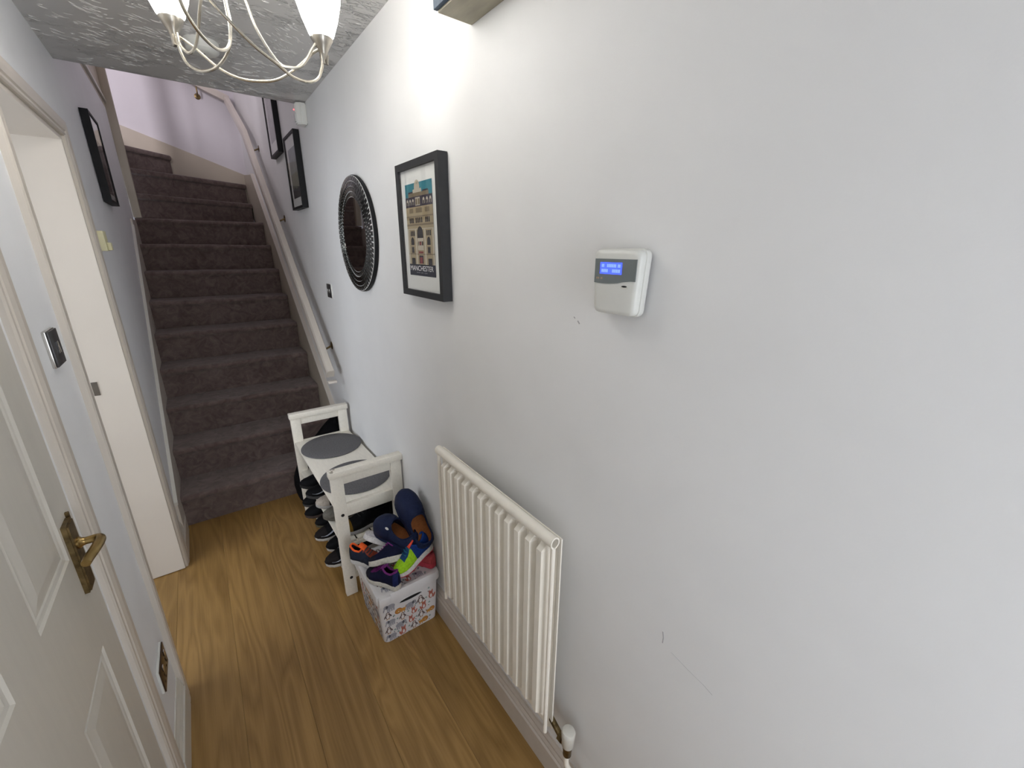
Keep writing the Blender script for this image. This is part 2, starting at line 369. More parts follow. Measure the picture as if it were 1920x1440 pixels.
# linings
bm = B()
box(bm, XL-.13, XL, D1a, D1a+.025, 0, DH); box(bm, XL-.13, XL, D1b-.012, D1b, 0, DH); box(bm, XL-.13, XL, D1a, D1b, DH-.025, DH)
struct('trim_3', bm, CREAM)
bm = B()
box(bm, XL-.135, XL+.001, D2a, D2a+.016, 0, DH); box(bm, XL-.135, XL+.001, D2b-.02, D2b, .004, DH, bev=.002); box(bm, XL-.135, XL+.001, D2a+.016, D2b-.02, DH-.02, DH)
ln = struct('trim_4', bm, CREAM)
bm = B(); box(bm, XL-.07, XL-.045, D2b-.034, D2b-.02, .004, DH-.02, bev=.002); box(bm, XL-.07, XL-.045, D2a+.016, D2b-.034, DH-.034, DH-.02)
bm = B(); box(bm, XL-.128, XL-.108, D2b-.0225, D2b-.02, .985, 1.045); sp = obj('strike_plate', bm, CHROME, ln)

# near door: moulded panels
def panel_door():
    y0, y1, z0, z1, xf = D1a+.027, D1b-.015, .008, DH-.028, XL+.004
    cols = [(y0+.10, y0+.315), (y1-.315, y1-.10)]
    rows = [(.20, .775), (1.0, 1.62), (1.72, 1.88)]
    ys = sorted({y0, y1, *[c for p in cols for c in p]}); zs = sorted({z0, z1, *[c for p in rows for c in p]})
    bm = B()
    def q(a, b, c, d): bm.faces.new([bm.verts.new(p) for p in (a, b, c, d)])
    for ya, yb in zip(ys, ys[1:]):
        for za, zb in zip(zs, zs[1:]):
            if any(c[0] <= ya and yb <= c[1] for c in cols) and any(r_[0] <= za and zb <= r_[1] for r_ in rows): continue
            q((xf, ya, za), (xf, yb, za), (xf, yb, zb), (xf, ya, zb))
    xb = xf-.044
    q((xb, y0, z0), (xb, y1, z0), (xb, y1, z1), (xb, y0, z1))
    q((xb, y0, z0), (xf, y0, z0), (xf, y0, z1), (xb, y0, z1)); q((xb, y1, z0), (xf, y1, z0), (xf, y1, z1), (xb, y1, z1))
    q((xb, y0, z0), (xf, y0, z0), (xf, y1, z0), (xb, y1, z0)); q((xb, y0, z1), (xf, y0, z1), (xf, y1, z1), (xb, y1, z1))
    door = struct('door_1', bm, DOORM)
    for ya, yb in cols:
        for za, zb in rows:
            bm = B(); prof = [(0, 0), (.0035, -.004), (.012, -.0055), (.016, -.003), (.020, -.0045), (.026, -.004), (.046, -.001)]
            rings = []
            for ins, dx in prof:
                rings.append([bm.verts.new((xf+dx, a, c)) for a, c in ((ya+ins, za+ins), (yb-ins, za+ins), (yb-ins, zb-ins), (ya+ins, zb-ins))])
            for A, C in zip(rings, rings[1:]):
                for k in range(4): bm.faces.new((A[k], A[(k+1) % 4], C[(k+1) % 4], C[k]))
            bm.faces.new(rings[-1])
            obj('door_panel', bm, DOORM, door)
    # lever handle on a backplate
    hy, hz = 1.108, .985
    xp = xf
    bm = B(); prism(bm, [(hy-.022, hz-.080), (hy+.022, hz-.080), (hy+.022, hz+.082), (hy-.022, hz+.082)], 'x', xp, xp+.008)
    pl = obj('backplate', bm, BRASSD, door)
    pr = [(hy-.019, hz-.077), (hy+.019, hz-.077), (hy+.019, hz+.079), (hy-.019, hz+.079)]
    bm = B(); prism(bm, pr, 'x', xp+.008, xp+.011); obj('plate_face', bm, BRASSD, pl)
    bm = B(); zc = hz+.030
    lathe(bm, [(.0125, .008), (.0125, .014), (.009, .018), (.008, .022)], (xp, hy, zc), 20, 'x')
    path = spline([(xp+.018, hy, zc), (xp+.034, hy, zc), (xp+.043, hy-.003, zc), (xp+.046, hy-.014, zc), (xp+.042, hy-.042, zc-.001), (xp+.035, hy-.070, zc-.003), (xp+.033, hy-.084, zc-.004)], 5)
    tube(bm, path, .0075, 12, rs=[.0075+.0018*math.sin(i/len(path)*3.0) for i in range(len(path))])
    obj('lever', bm, BRASS, door, smooth=True)
    bm = B(); box(bm, xp, xp+.006, hy+.027, hy+.033, hz+.03, hz+.09); obj('latch_cover', bm, BRASSD, door)
panel_door()

# ------------------------------------------------------------------ staircase
st = thing('staircase', 'dark brown carpeted staircase with cream strings, rising and turning left at the back', 'stairs', (.17, Y0, 0))
SX0, SX1 = XL+.012, XR-.028
def nose_prof(k):
    z = k*RISE; yn = Y0+(k-1)*GO; yr = yn+.022
    p = [(yr, z-RISE-(.0 if k == 1 else .03)), (yr, z-.055), (yr-.004, z-.045)]
    for i in range(7):
        a = math.pi*1.12-i*(math.pi*1.12-math.pi/2)/6
        p.append((yn+.02+.02*math.cos(a), z-.022+.022*math.sin(a)))
    yb = yr+GO+(.03 if k < 9 else .5)
    p += [(yb, z), (yb, z-RISE-(.0 if k == 1 else .03))]
    return p
for k in range(1, 10):
    bm = B(); pr = nose_prof(k)
    n = 14; rings = []
    for i in range(n+1):
        x = SX0+(SX1-SX0)*i/n
        rings.append([bm.verts.new((x, p[0]+.004*noise.noise(V((x*6, p[1]*9, k)))*(j < 11), max(.0005, p[1]+.004*noise.noise(V((x*5, k*3.1, 2)))*(2 < j < 12)))) for j, p in enumerate(pr)])
    for A, C in zip(rings, rings[1:]):
        for j in range(len(pr)): bm.faces.new((A[j], A[(j+1) % len(pr)], C[(j+1) % len(pr)], C[j]))
    bm.faces.new(rings[0]); bm.faces.new(rings[-1][::-1])
    obj('step', bm, CARPET, st, smooth=True)
def winder(k, poly, tri=None):
    z = k*RISE; bm = B()
    n = len(poly); top = [(p[0], p[1]) for p in poly]
    # front edge is poly[0]->poly[1]: rounded by inset ring
    a, c = V(poly[0]), V(poly[1]); d = (c-a).normalized(); nn = V((-d.y, d.x))
    def ring(off, zz): return [bm.verts.new((p[0]+(nn.x*off if i < 2 else 0), p[1]+(nn.y*off if i < 2 else 0), zz)) for i, p in enumerate(poly)]
    rs = [ring(.02, z-RISE-.03), ring(.02, z-.05), ring(.004, z-.04), ring(0, z-.022), ring(.006, z-.006), ring(.02, z)]
    bm.faces.new(rs[0]); bm.faces.new(rs[-1][::-1])
    for A, C in zip(rs, rs[1:]):
        for i in range(n): bm.faces.new((A[i], A[(i+1) % n], C[(i+1) % n], C[i]))
    obj('step', bm, CARPET, st, smooth=True)
YB = 5.58-.02
winder(10, [(-.30, 4.88), (SX1, 5.30), (SX1, YB), (-.30, YB)])
winder(11, [(-.32, 4.965), (SX1, YB-.04), (SX1-.01, YB), (-.32, YB)])
winder(12, [(-.34, 5.14), (.035, YB-.04), (.02, YB), (-.34, YB)])
bm = B(); prism(bm, [(-.80, 4.76), (XL-.13, 4.76), (XL-.13, YB), (-.80, YB)], 'z', 2.2, 2.63); obj('step', bm, CARPET, st)
# strings
def nz(y): return RISE+(y-Y0)*RISE/GO
bm = B(); prism(bm, [(2.66, 0), (2.84, 0), (4.8, 1.5), (4.8, 1.80), (4.42, 1.80), (4.42, nz(4.42)+.20), (2.66, nz(2.66)+.20)], 'x', XL, XL+.012)
obj('string', bm, CREAM, st)
bm = B(); prism(bm, [(2.655, nz(2.66)+.194), (4.42, nz(4.42)+.194), (4.42, nz(4.42)+.212), (2.655, nz(2.66)+.212)], 'x', XL, XL+.016)  # pale strip stands in for light catching the string's top edge
obj('string_cap', bm, WHITEG, st, label='white bead painting in the lit top edge of the left string')
bm = B(); prism(bm, [(2.77, 0), (2.84, 0), (4.8, 1.5), (5.58, 2.0), (5.58, 2.325), (5.05, 2.265), (2.77, nz(2.77)+.22)], 'x', XR-.026, XR)
obj('string', bm, CREAMD, st)
bm = B(); prism(bm, [(2.768, nz(2.768)+.214), (5.05, 2.262), (5.05, 2.277), (2.768, nz(2.768)+.232)], 'x', XR-.030, XR)
obj('string_cap', bm, CREAM, st)
bm = B(); prism(bm, [(-.5, 2.2), (XR-.026, 2.0), (XR-.026, 2.325), (-.5, 2.72)], 'y', 5.558, 5.58)
obj('string', bm, CREAMD, st)
# newel and landing edge
bm = B(); box(bm, XL, -.252, 4.765, 4.83, 1.825, 3.75, bev=.003); obj('newel_post', bm, CREAMD, st, smooth=True)
bm = B(); box(bm, XL-.024, XL+.002, 2.79, 4.765, 2.66, 2.94); obj('apron_board', bm, CREAMD, st)
bm = B(); box(bm, XL-.115, XL+.016, 2.80, 4.765, 2.632, 2.658, bev=.006); obj('landing_nosing', bm, WHITEG, st, smooth=True)
bm = B(); box(bm, XL-.115, XL, 2.80, 4.765, 2.60, 2.632); obj('landing_joist', bm, CREAMD, st)
for i in range(6):
    y = 4.52-.29*i; bm = B(); box(bm, XL-.026, XL-.004, y-.013, y+.013, 2.94, 3.5); obj('baluster', bm, CREAMD, st)
bm = B(); box(bm, XL-.045, XL+.007, 2.79, 4.765, 3.5, 3.56, bev=.01); obj('landing_rail', bm, CREAMD, st, smooth=True)

# ------------------------------------------------------------------ handrail
hr = thing('handrail', 'cream painted wall handrail on small brackets climbing beside the carpeted stairs', 'handrail', (.58, 2.62, 0))
def railbar(bm, pts, wd, ht):
    pts = [V(p) for p in pts]; rings = []
    for i, p in enumerate(pts):
        t = (pts[min(i+1, len(pts)-1)]-pts[max(i-1, 0)]).normalized(); s = t.cross(V((0, 0, 1))).normalized(); u = s.cross(t)
        ring = []
        for a, b_ in ((-.5, -.5), (.5, -.5), (.5, .25), (.36, .5), (-.36, .5), (-.5, .25)):
            ring.append(bm.verts.new(p+s*a*wd+u*b_*ht))
        rings.append(ring)
    for A, C in zip(rings, rings[1:]):
        for k in range(6): bm.faces.new((A[k], A[(k+1) % 6], C[(k+1) % 6], C[k]))
    bm.faces.new(rings[0]); bm.faces.new(rings[-1][::-1])
RX = .572
SLP = RISE/GO
bm = B(); railbar(bm, [(RX, 2.63, .86), (RX, 4.62, .86+1.99*SLP)], .046, .062); obj('rail', bm, CREAM, hr)
bm = B(); railbar(bm, [(RX, 4.615, .855+1.99*SLP), (RX+.004, 5.53, 3.0)], .046, .062); obj('rail', bm, CREAM, hr)
bm = B(); railbar(bm, [(RX+.02, 5.515, 2.99), (.40, 5.515, 3.06), (-.2, 5.515, 3.36)], .04, .06); obj('rail', bm, CREAM, hr)
bm = B(); box(bm, RX-.026, RX+.026, 2.598, 2.626, .806, .822, bev=.004); obj('rail_end', bm, CREAM, hr, smooth=True)
def bracket(p, wallp, down):
    bm = B(); p, wp = V(p), V(wallp)
    tube(bm, spline([p, p+V((0, 0, -down)), (p+wp)/2+V((0, 0, -down*.6)), wp], 5), .006, 8)
    d = (wp-p); ax = 'x' if abs(d.x) > abs(d.y) else 'y'
    lathe(bm, [(.02, -.004), (.026, -.001), (.026, .0)], wp, 16, ax)
    obj('bracket', bm, BRASSD, hr, smooth=True)
for y in (2.83, 3.80, 4.5):
    z = .86+(y-2.63)*SLP
    bracket((RX, y, z-.035), (XR, y, z-.035), .03)
bracket((.345, 5.515, 3.05), (.345, 5.58, 2.985), .05)

# ------------------------------------------------------------------ pictures
def frame(name, label, side, y0, y1, z0, z1, dep, bw, m, pic):
    """picture on wall; side=+1 right wall, -1 left wall"""
    xw = XR if side > 0 else XL; xf = xw-side*dep
    t = thing(name, label, 'picture', (xw, (y0+y1)/2, z0))
    bm = B(); xs_ = sorted((xw-side*.002, xf))
    for a, c, e_, f in ((y0, y1, z1-bw, z1), (y0, y1, z0, z0+bw), (y0, y0+bw, z0+bw, z1-bw), (y1-bw, y1, z0+bw, z1-bw)):
        box(bm, xs_[0], xs_[1], a, c, e_, f)
    obj('frame', bm, m, t)
    xm = xf+side*.010
    bm = B(); a, c = sorted((xm, xm+side*.004)); box(bm, a, c, y0+bw, y1-bw, z0+bw, z1-bw); obj('mount', bm, MATB, t)
    bm = B(); a, c = sorted((xf+side*.003, xf+side*.005)); box(bm, a, c, y0+bw, y1-bw, z0+bw, z1-bw)
    pic(t, xm-side*.0004, side)
    obj('glazing', bm, GLASS, t)
    return t
def flat(bm, pts, x, mi, side=1):
    f = bm.faces.new([bm.verts.new((x, p[0], p[1])) for p in pts]); f.material_index = mi; return f
def textmesh(parent, body, size, x, yl, z, width, m, name='lettering', zh=None):
    cu = bpy.data.curves.new('t', 'FONT'); cu.body = body; cu.size = size; cu.align_x = 'LEFT'
    o = bpy.data.objects.new('t', cu); COL.objects.link(o)
    dg = bpy.context.evaluated_depsgraph_get(); me = bpy.data.meshes.new_from_object(o.evaluated_get(dg))
    bpy.data.objects.remove(o)
    bm = B(); bm.from_mesh(me); bpy.data.meshes.remove(me)
    x0 = min(v.co.x for v in bm.verts); x1 = max(v.co.x for v in bm.verts)
    h0 = min(v.co.y for v in bm.verts); h1 = max(v.co.y for v in bm.verts)
    for v in bm.verts:
        u = (v.co.x-x0)/(x1-x0)*width; h = (v.co.y-h0)/(h1-h0)*zh
        v.co = V((x, yl-u, z+h))
    return obj(name, bm, m, parent)
PCOL = [mat('print_'+n, c, .7, var=.03) for n, c in (('sky', (.035, .20, .25)), ('stone', (.36, .29, .18)), ('stone_shade', (.21, .165, .105)), ('roof', (.05, .04, .06)),
        ('window', (.035, .03, .035)), ('pale', (.50, .45, .36)), ('navy', (.018, .02, .038)), ('red', (.25, .05, .05)))]
LETT = mat('print_lettering', (.85, .85, .85), .7, var=.01)
def city(t, x, side):
    ya, yb, za, zb = 1.4352, 1.2365, 1.512, 1.800   # left (far) edge, right (near) edge, bottom, top
    W_, H_ = ya-yb, zb-za
    bm = B(); lay = [0]
    def rect(u0, u1, v0, v1, mi, arch=False):
        lay[0] += 1; xx = x-.00004*lay[0] if lay[0] < 40 else x-.0016-.000004*lay[0]
        xx = x-.0003-lv[0]*.00025
        pts = [(ya-u0*W_, za+v0*H_), (ya-u1*W_, za+v0*H_), (ya-u1*W_, za+v1*H_)]
        if arch:
            c_, r_ = (u0+u1)/2, (u1-u0)/2
            pts = pts[:2]+[(ya-(c_+r_*math.cos(a))*W_, za+v1*H_+r_*W_*math.sin(a)) for a in [i*math.pi/8 for i in range(9)]]
        else: pts.append((ya-u0*W_, za+v1*H_))
        flat(bm, pts, xx, mi)
    lv = [0]; rect(0, 1, 0, 1, 0)
    lv[0] = 1
    rect(0, 1, .13, .86, 1); rect(0, 1, 0, .13, 6)
    rect(.12, .88, .86, .90, 2); rect(.30, .62, .90, .935, 5); rect(.36, .56, .935, .96, 5, True); rect(.42, .50, .985, 1.0-.004, 5)
    rect(.12, .30, .90, .915, 3); rect(.66, .86, .90, .915, 3)
    lv[0] = 2
    rect(0, 1, .755, .86, 3)
    rect(0, 1, .645, .66, 2); rect(0, 1, .555, .575, 2); rect(0, 1, .515, .525, 5); rect(0, 1, .24, .25, 2)
    for u in (.0, .30, .64, .94): rect(u, u+.06, .13, .52, 5)
    rect(.12, .28, .69, .74, 2); rect(.38, .62, .69, .74, 2); rect(.72, .88, .69, .74, 2)
    lv[0] = 3
    for u in (.04, .15, .26, .66, .78, .90): rect(u, u+.07, .775, .815, 5, True); 
    rect(.38, .56, .765, .85, 5)
    lv[0] = 4
    for u in (.06, .17, .28, .68, .80, .92): rect(u-.005, u+.035, .775, .81, 4)
    for u in (.40, .49): rect(u, u+.06, .775, .835, 2)
    for u in (.12, .18, .24, .36, .43, .50, .57, .72, .78, .84): rect(u, u+.04, .585, .64, 4)
    for u in (.13, .19, .25, .74, .80, .86): rect(u, u+.04, .445, .50, 4)
    rect(.39, .61, .42, .47, 4, True); rect(.39, .61, .29, .42, 5)
    for u in (.41, .48, .55): rect(u, u+.045, .34, .385, 4)
    for u in (.13, .75): rect(u, u+.12, .345, .39, 4, True); rect(u, u+.12, .25, .33, 2)
    for u in (.12, .76): rect(u, u+.14, .13, .20, 4)
    rect(.41, .59, .255, .275, 7); rect(.42, .58, .14, .23, 3)
    lv[0] = 5
    rect(.47, .53, .345, .38, 7); rect(.45, .55, .14, .21, 7)
    for u in (.15, .77): rect(u, u+.08, .26, .32, 4)
    obj('print', bm, PCOL, t)
    textmesh(t, 'MANCHESTER', .1, x-.0026, ya-.035*W_*1.6, za+.058*H_, W_*.885, LETT, zh=.056*H_)
    bm = B()
    for i in range(14):
        if i in (5, 9): continue
        u = .30+i*.03; flat(bm, [(ya-u*W_, za+.03*H_), (ya-(u+.02)*W_, za+.03*H_), (ya-(u+.02)*W_, za+.042*H_), (ya-u*W_, za+.042*H_)], x-.0026, 0)
    obj('small_caption', bm, mat('print_caption', (.22, .22, .24), .7), t)
frame('picture_frame', 'charcoal box frame holding a city building poster lettered MANCHESTER', 1, 1.176, 1.488, 1.442, 1.864, .034, .021, CHARF, city)
def landscape(y0, y1, z0, z1, cols):
    def f(t, x, side):
        bm = B(); H_ = z1-z0; x -= side*.0006
        edges = [[0]*9, *[[h_+.05*noise.noise(V((i*.7, k*5.3, 1.7)))*(k < len(cols)-1) for i in range(9)] for k, (h_, c_) in enumerate(cols)]]
        edges[-1] = [1]*9
        for k in range(len(cols)):
            for i in range(8):
                ya = y0+(y1-y0)*i/8; yb = y0+(y1-y0)*(i+1)/8
                flat(bm, [(ya, z0+H_*edges[k][i]), (yb, z0+H_*edges[k][i+1]), (yb, z0+H_*edges[k+1][i+1]), (ya, z0+H_*edges[k+1][i])], x, k)
        obj('print', bm, [mat('print_tone', c_, .7, var=.2, scale=25) for h_, c_ in cols], t)
    return f
frame('picture_frame', 'black box frame with a dark picture on the left wall beside the stairs', -1, 3.15, 3.47, 1.82, 2.245, .035, .014, BLACKF,
      landscape(3.20, 3.42, 1.87, 2.13, [(.35, (.05, .045, .04)), (.6, (.07, .065, .06)), (1, (.20, .19, .19))]))
frame('picture_frame', 'black frame with misty grey green landscape, lower of two on right stair wall', 1, 2.95, 3.265, 1.835, 2.255, .035, .014, BLACKF,
      landscape(3.0, 3.21, 1.90, 2.18, [(.2, (.035, .042, .042)), (.5, (.12, .13, .10)), (.75, (.17, .19, .195)), (1, (.21, .23, .245))]))
frame('picture_frame', 'pale pictured black frame highest on the right stair wall, cut by the ceiling edge', 1, 3.46, 3.775, 2.215, 2.64, .035, .014, BLACKF,
      landscape(3.52, 3.72, 2.30, 2.58, [(.5, (.34, .32, .33)), (.8, (.38, .36, .37)), (1, (.42, .40, .41))]))

# ------------------------------------------------------------------ mirror
mi = thing('mirror', 'round wall mirror with broad rim of smoky mosaic tiles', 'mirror', (XR, 2.04, 1.655))
mc = (XR, 2.04, 1.655)
bm = B(); lathe(bm, [(.246, 0), (.250, -.004), (.250, -.016), (.244, -.020), (.155, -.020)], mc, 72, 'x'); obj('backing_rim', bm, BLACKF, mi, smooth=True)
bm = B(); lathe(bm, [(.160, -.0195), (.160, -.0225), (.1595, -.023)], mc, 72, 'x'); obj('mirror_glass', bm, MIRR, mi)
bm = B(); lathe(bm, [(.2475, -.0195), (.2475, -.0212), (.158, -.0212)], mc, 72, 'x'); obj('grout_ring', bm, mat('mirror_grout', (.62, .62, .60), .5), mi)
bm = B(); rnd = random.Random(5)
for ring, (ra_, rb_) in enumerate(((.162, .1815), (.184, .2025), (.205, .2235), (.226, .2455))):
    n = 66
    for k in range(n):
        a0 = 2*math.pi*(k+.5*(ring % 2))/n; a1 = a0+2*math.pi/n*.74; xs_ = -.0222-.004*(1-abs(ring-1.5)/2)
        tx, ty = rnd.uniform(-.0002, .0002)+.001, -.001+rnd.uniform(-.0002, .0002)
        ps = [(ra_, a0, -.0014+tx*.2), (rb_, a0, .0014+ty*.2), (rb_, a1, .0014-ty*.2), (ra_, a1, -.0014-tx*.2)]
        fr_ = [bm.verts.new((mc[0]+xs_+d_, mc[1]+r_*math.cos(a), mc[2]+r_*math.sin(a))) for r_, a, d_ in ps]
        bk = [bm.verts.new((mc[0]-.0205, mc[1]+r_*math.cos(a), mc[2]+r_*math.sin(a))) for r_, a, d_ in ps]
        bm.faces.new(fr_)
        for i in range(4): bm.faces.new((fr_[i], fr_[(i+1) % 4], bk[(i+1) % 4], bk[i]))
obj('mosaic_tiles', bm, TILEM, mi, kind='stuff')

# ------------------------------------------------------------------ ceiling light
CC = V((.157, 1.231)); L1, L2, L3 = V((.065, 1.397)), V((.347, 1.229)), V((.060, 1.068))
ch = thing('ceiling_light', 'three arm nickel ceiling light with lit white glass shades and looping wires', 'ceiling light', (CC.x, CC.y, ZC))
bm = B(); lathe(bm, [(.055, 0), (.055, -.012), (.045, -.022), (.012, -.026), (.010, -.05)], (CC.x, CC.y, ZC), 32); obj('ceiling_rose', bm, NICKEL, ch, smooth=True)
bm = B(); lathe(bm, [(.010, -.05), (.010, -.12), (.022, -.13), (.024, -.16), (.010, -.175), (.004, -.18)], (CC.x, CC.y, ZC), 24); obj('stem', bm, NICKEL, ch, smooth=True)
ZB = 2.066
ZBS = {0: 2.068, 1: 2.046, 2: 2.06}
for ci, c in enumerate((L1, L2, L3)):
    ZB = ZBS[ci]
    bm = B(); lathe(bm, [(.0045, -.014), (.0075, -.008), (.011, .003), (.018, .015), (.0248, .026), (.0248, .028), (.018, .026)], (c.x, c.y, ZB), 28); cup = obj('lamp_cup', bm, NICKEL, ch, smooth=True)
    bm = B(); pr = [(.020, .026), (.0275, .034), (.0395, .065), (.049, .10), (.054, .135), (.0555, .165), (.0545, .19), (.0505, .188), (.050, .165), (.046, .12)]
    rings = []
    lathe(bm, pr[:7]+[(.049, .19), (.046, .13), (.03, .06)], (c.x, c.y, ZB), 36); obj('glass_shade', bm, SHADE, ch, smooth=True)
def wire(pts):
    bm = B(); tube(bm, spline(pts, 8), .0032, 8); obj('wire', bm, WIRE, ch, smooth=True)
def pair(a, c, zs):
    pts = []
    for s, z in zs:
        p = a.lerp(c, s); pts.append((p.x, p.y, z))
    wire(pts)
sym = [(.03, 2.062), (.12, 2.042), (.25, 2.006), (.38, 1.986), (.52, 1.981), (.66, 1.987), (.80, 2.012), (.92, 2.042), (.97, 2.052)]
asy = [(.0, 2.040), (.03, 2.012), (.08, 1.985), (.17, 1.969), (.30, 1.966), (.42, 1.979), (.56, 1.993), (.72, 2.02), (.86, 2.048), (.98, 2.068)]
ctr = [(.03, 2.06), (.06, 2.03), (.16, 2.002), (.40, 1.984), (.68, 1.985), (.92, 2.008), (1.03, 2.05), (1.02, 2.09), (1.0, 2.17)]
ctr2 = [(.06, 2.066), (.12, 2.05), (.27, 2.009), (.42, 1.999), (.55, 2.006), (.72, 2.058), (.80, 2.11), (.95, 2.18)]
pair(L1, L2, sym); pair(L2, L3, asy); wire([(.070, 1.384, 2.066), (.071, 1.378, 2.042), (.083, 1.352, 2.021), (.096, 1.328, 2.028), (.106, 1.300, 2.053), (.119, 1.262, 2.10), (.15, 1.235, 2.17)])
pair(L1, CC, ctr); pair(L2, CC, ctr2); pair(L3, CC, ctr)
# faint lower finial tubes where wires meet the cups
for ci, c in enumerate((L1, L2, L3)):
    bm = B(); ZB = ZBS[ci]
    for k in range(3):
        a = k*2.1; tube(bm, [(c.x+.008*math.cos(a), c.y+.008*math.sin(a), ZB-.004), (c.x+.005*math.cos(a), c.y+.005*math.sin(a), ZB-.024)], .0040, 8)
    obj('wire_ferrules', bm, NICKEL, ch, smooth=True)

# smoke alarm
sm = thing('smoke_alarm', 'round white smoke alarm on the textured ceiling behind the ceiling light', 'smoke alarm', (.183, 2.225, ZC))
bm = B(); lathe(bm, [(.056, 0), (.056, -.010), (.055, -.012)], (.183, 2.225, ZC), 40); obj('base_ring', bm, PLASTW, sm, smooth=True)
bm = B(); lathe(bm, [(.055, -.012), (.053, -.030), (.045, -.037), (.02, -.039)], (.183, 2.225, ZC), 40); obj('cover', bm, PLASTW, sm, smooth=True)
bm = B(); lathe(bm, [(.008, -.038), (.007, -.041)], (.183, 2.225, ZC), 16); obj('test_button', bm, KEYG, sm)

# motion sensor
ms = thing('motion_sensor', 'white motion sensor with red light in the ceiling corner by the stairs', 'motion sensor', (XR, 2.755, 2.235))
bm = B(); prism(bm, [(XR, 2.715), (XR-.030, 2.715), (XR-.052, 2.735), (XR-.052, 2.768), (XR-.030, 2.79), (XR, 2.79)], 'z', 2.232, 2.334)
bmesh.ops.bevel(bm, geom=list(bm.edges), offset=.005, segments=2, affect='EDGES'); obj('housing', bm, PLASTW, ms, smooth=True)
bm = B(); box(bm, XR-.056, XR-.050, 2.736, 2.767, 2.245, 2.285, bev=.002); obj('lens', bm, mat('sensor_lens', (.62, .62, .6), .5), ms, smooth=True)
bm = B(); lathe(bm, [(.004, -.055), (.0025, -.0565)], (XR, 2.757, 2.303), 12, 'x'); obj('indicator_light', bm, LED, ms)

# ------------------------------------------------------------------ alarm keypad
kp = thing('alarm_keypad', 'white alarm keypad with blue lit display on the right wall', 'keypad', (XR, .505, 1.49))
def kpout(y0, y1, z0, z1, taper, r_=.012):
    # rounded quad outline (y,z), narrower at the bottom
    pts = []
    for cy, cz, a0 in ((y1-r_, z1-r_, 0), (y0+r_, z1-r_, 90), (y0+r_+taper, z0+r_, 180), (y1-r_-taper, z0+r_, 270)):
        for i in range(5):
            a = R(a0+i*22.5); pts.append((cy+r_*math.cos(a), cz+r_*math.sin(a)))
    return pts
def loft(bm, rings):
    rr_ = [[bm.verts.new(p) for p in ring] for ring in rings]
    n = len(rr_[0])
    for A, C in zip(rr_, rr_[1:]):
        for i in range(n): bm.faces.new((A[i], A[(i+1) % n], C[(i+1) % n], C[i]))
    bm.faces.new(rr_[0][::-1]); bm.faces.new(rr_[-1])
def kring(x, ins, y0=.452, y1=.562, z0=1.485, z1=1.603, tp=.005): return [(x, p[0], p[1]) for p in kpout(y0+ins, y1-ins, z0+ins, z1-ins, tp)]
bm = B(); loft(bm, [kring(XR, .008), kring(XR-.010, .008)]); obj('wall_mount', bm, DARKPL, kp)
bm = B(); loft(bm, [kring(XR-.008, .001), kring(XR-.010, 0), kring(XR-.022, 0), kring(XR-.0225, .0012)]); obj('back_shell', bm, PLASTW, kp, smooth=True)
bm = B(); loft(bm, [kring(XR-.0225, .0018), kring(XR-.032, .0022), kring(XR-.0355, .0045), kring(XR-.037, .010)]); obj('front_cover', bm, PLASTW, kp, smooth=True)
KF = XR-.0372
bm = B(); top = 1.585
pts = [(.554, top), (.460, top), (.461, 1.548)]+[(.461+.093*i/10, 1.548-.004*math.sin((i/10-.15)*math.pi)*(1 if i > 3 else .6) - .004*(i/10)) for i in range(1, 11)]
prism(bm, pts, 'x', KF-.0008, KF+.001); obj('grey_panel', bm, KEYG, kp)
bm = B(); prism(bm, [(.541, 1.5585), (.491, 1.5585), (.491, 1.579), (.541, 1.579)], 'x', KF-.0014, KF-.0005); lc = obj('display', bm, LCD, kp, label='backlit blue display')
bm = B(); rnd = random.Random(2)
for row, z in ((0, 1.5705), (1, 1.5615)):
    for i in range(14):
        if rnd.random() < .3: continue
        y = .537-.0031*i; prism(bm, [(y, z), (y-.0021, z), (y-.0021, z+.0055), (y, z+.0055)], 'x', KF-.0017, KF-.0013)
obj('display_characters', bm, LCDT, lc)
bm = B()
for i in range(6):
    if i == 3: continue
    y = .549-.0026*i; prism(bm, [(y, 1.549), (y-.0017, 1.549), (y-.0017, 1.5525), (y, 1.5525)], 'x', KF-.0012, KF-.0006)
obj('small_marking', bm, mat('keypad_marking', (.45, .33, .22), .5), kp)
bm = B(); prism(bm, [(.4835+.006*math.cos(a)*1.0, 1.5385+.0016*math.sin(a)) for a in [i*math.pi/6 for i in range(12)]], 'x', KF-.0004, KF+.001); obj('flap_notch', bm, DARK, kp)
bm = B(); prism(bm, [(.4835+.008*math.cos(a), 1.5365+.0024*math.sin(a)) for a in [i*math.pi/8 for i in range(16)]], 'x', KF-.0002, KF+.001); obj('notch_rim', bm, WHITEG, kp)

# ------------------------------------------------------------------ switches and sockets
def plate(name, label, cat, side, yc, zc, wy, hz, m, edge):
    xw = XR if side > 0 else XL
    t = thing(name, label, cat, (xw, yc, zc-hz/2))
    a, c = sorted((xw, xw-side*.007)); bm = B(); box(bm, a, c, yc-wy/2-.002, yc+wy/2+.002, zc-hz/2-.002, zc+hz/2+.002, bev=.0015); obj('pattress', bm, edge, t, smooth=True)
    a, c = sorted((xw-side*.007, xw-side*.011)); bm = B(); box(bm, a, c, yc-wy/2, yc+wy/2, zc-hz/2, zc+hz/2, bev=.0012); obj('faceplate', bm, m, t, smooth=True)
    return t, xw-side*.011, side
t, x, s = plate('light_switch', 'dark metal light switch between the two doorways on the left wall', 'light switch', -1, 1.445, 1.366, .078, .084, DARKPL, CHROME)
bm = B(); prism(bm, [(1.452, 1.352), (1.438, 1.352), (1.438, 1.380), (1.452, 1.380)], 'x', x, x+.002); rk = obj('rocker', bm, DARKPL, t)
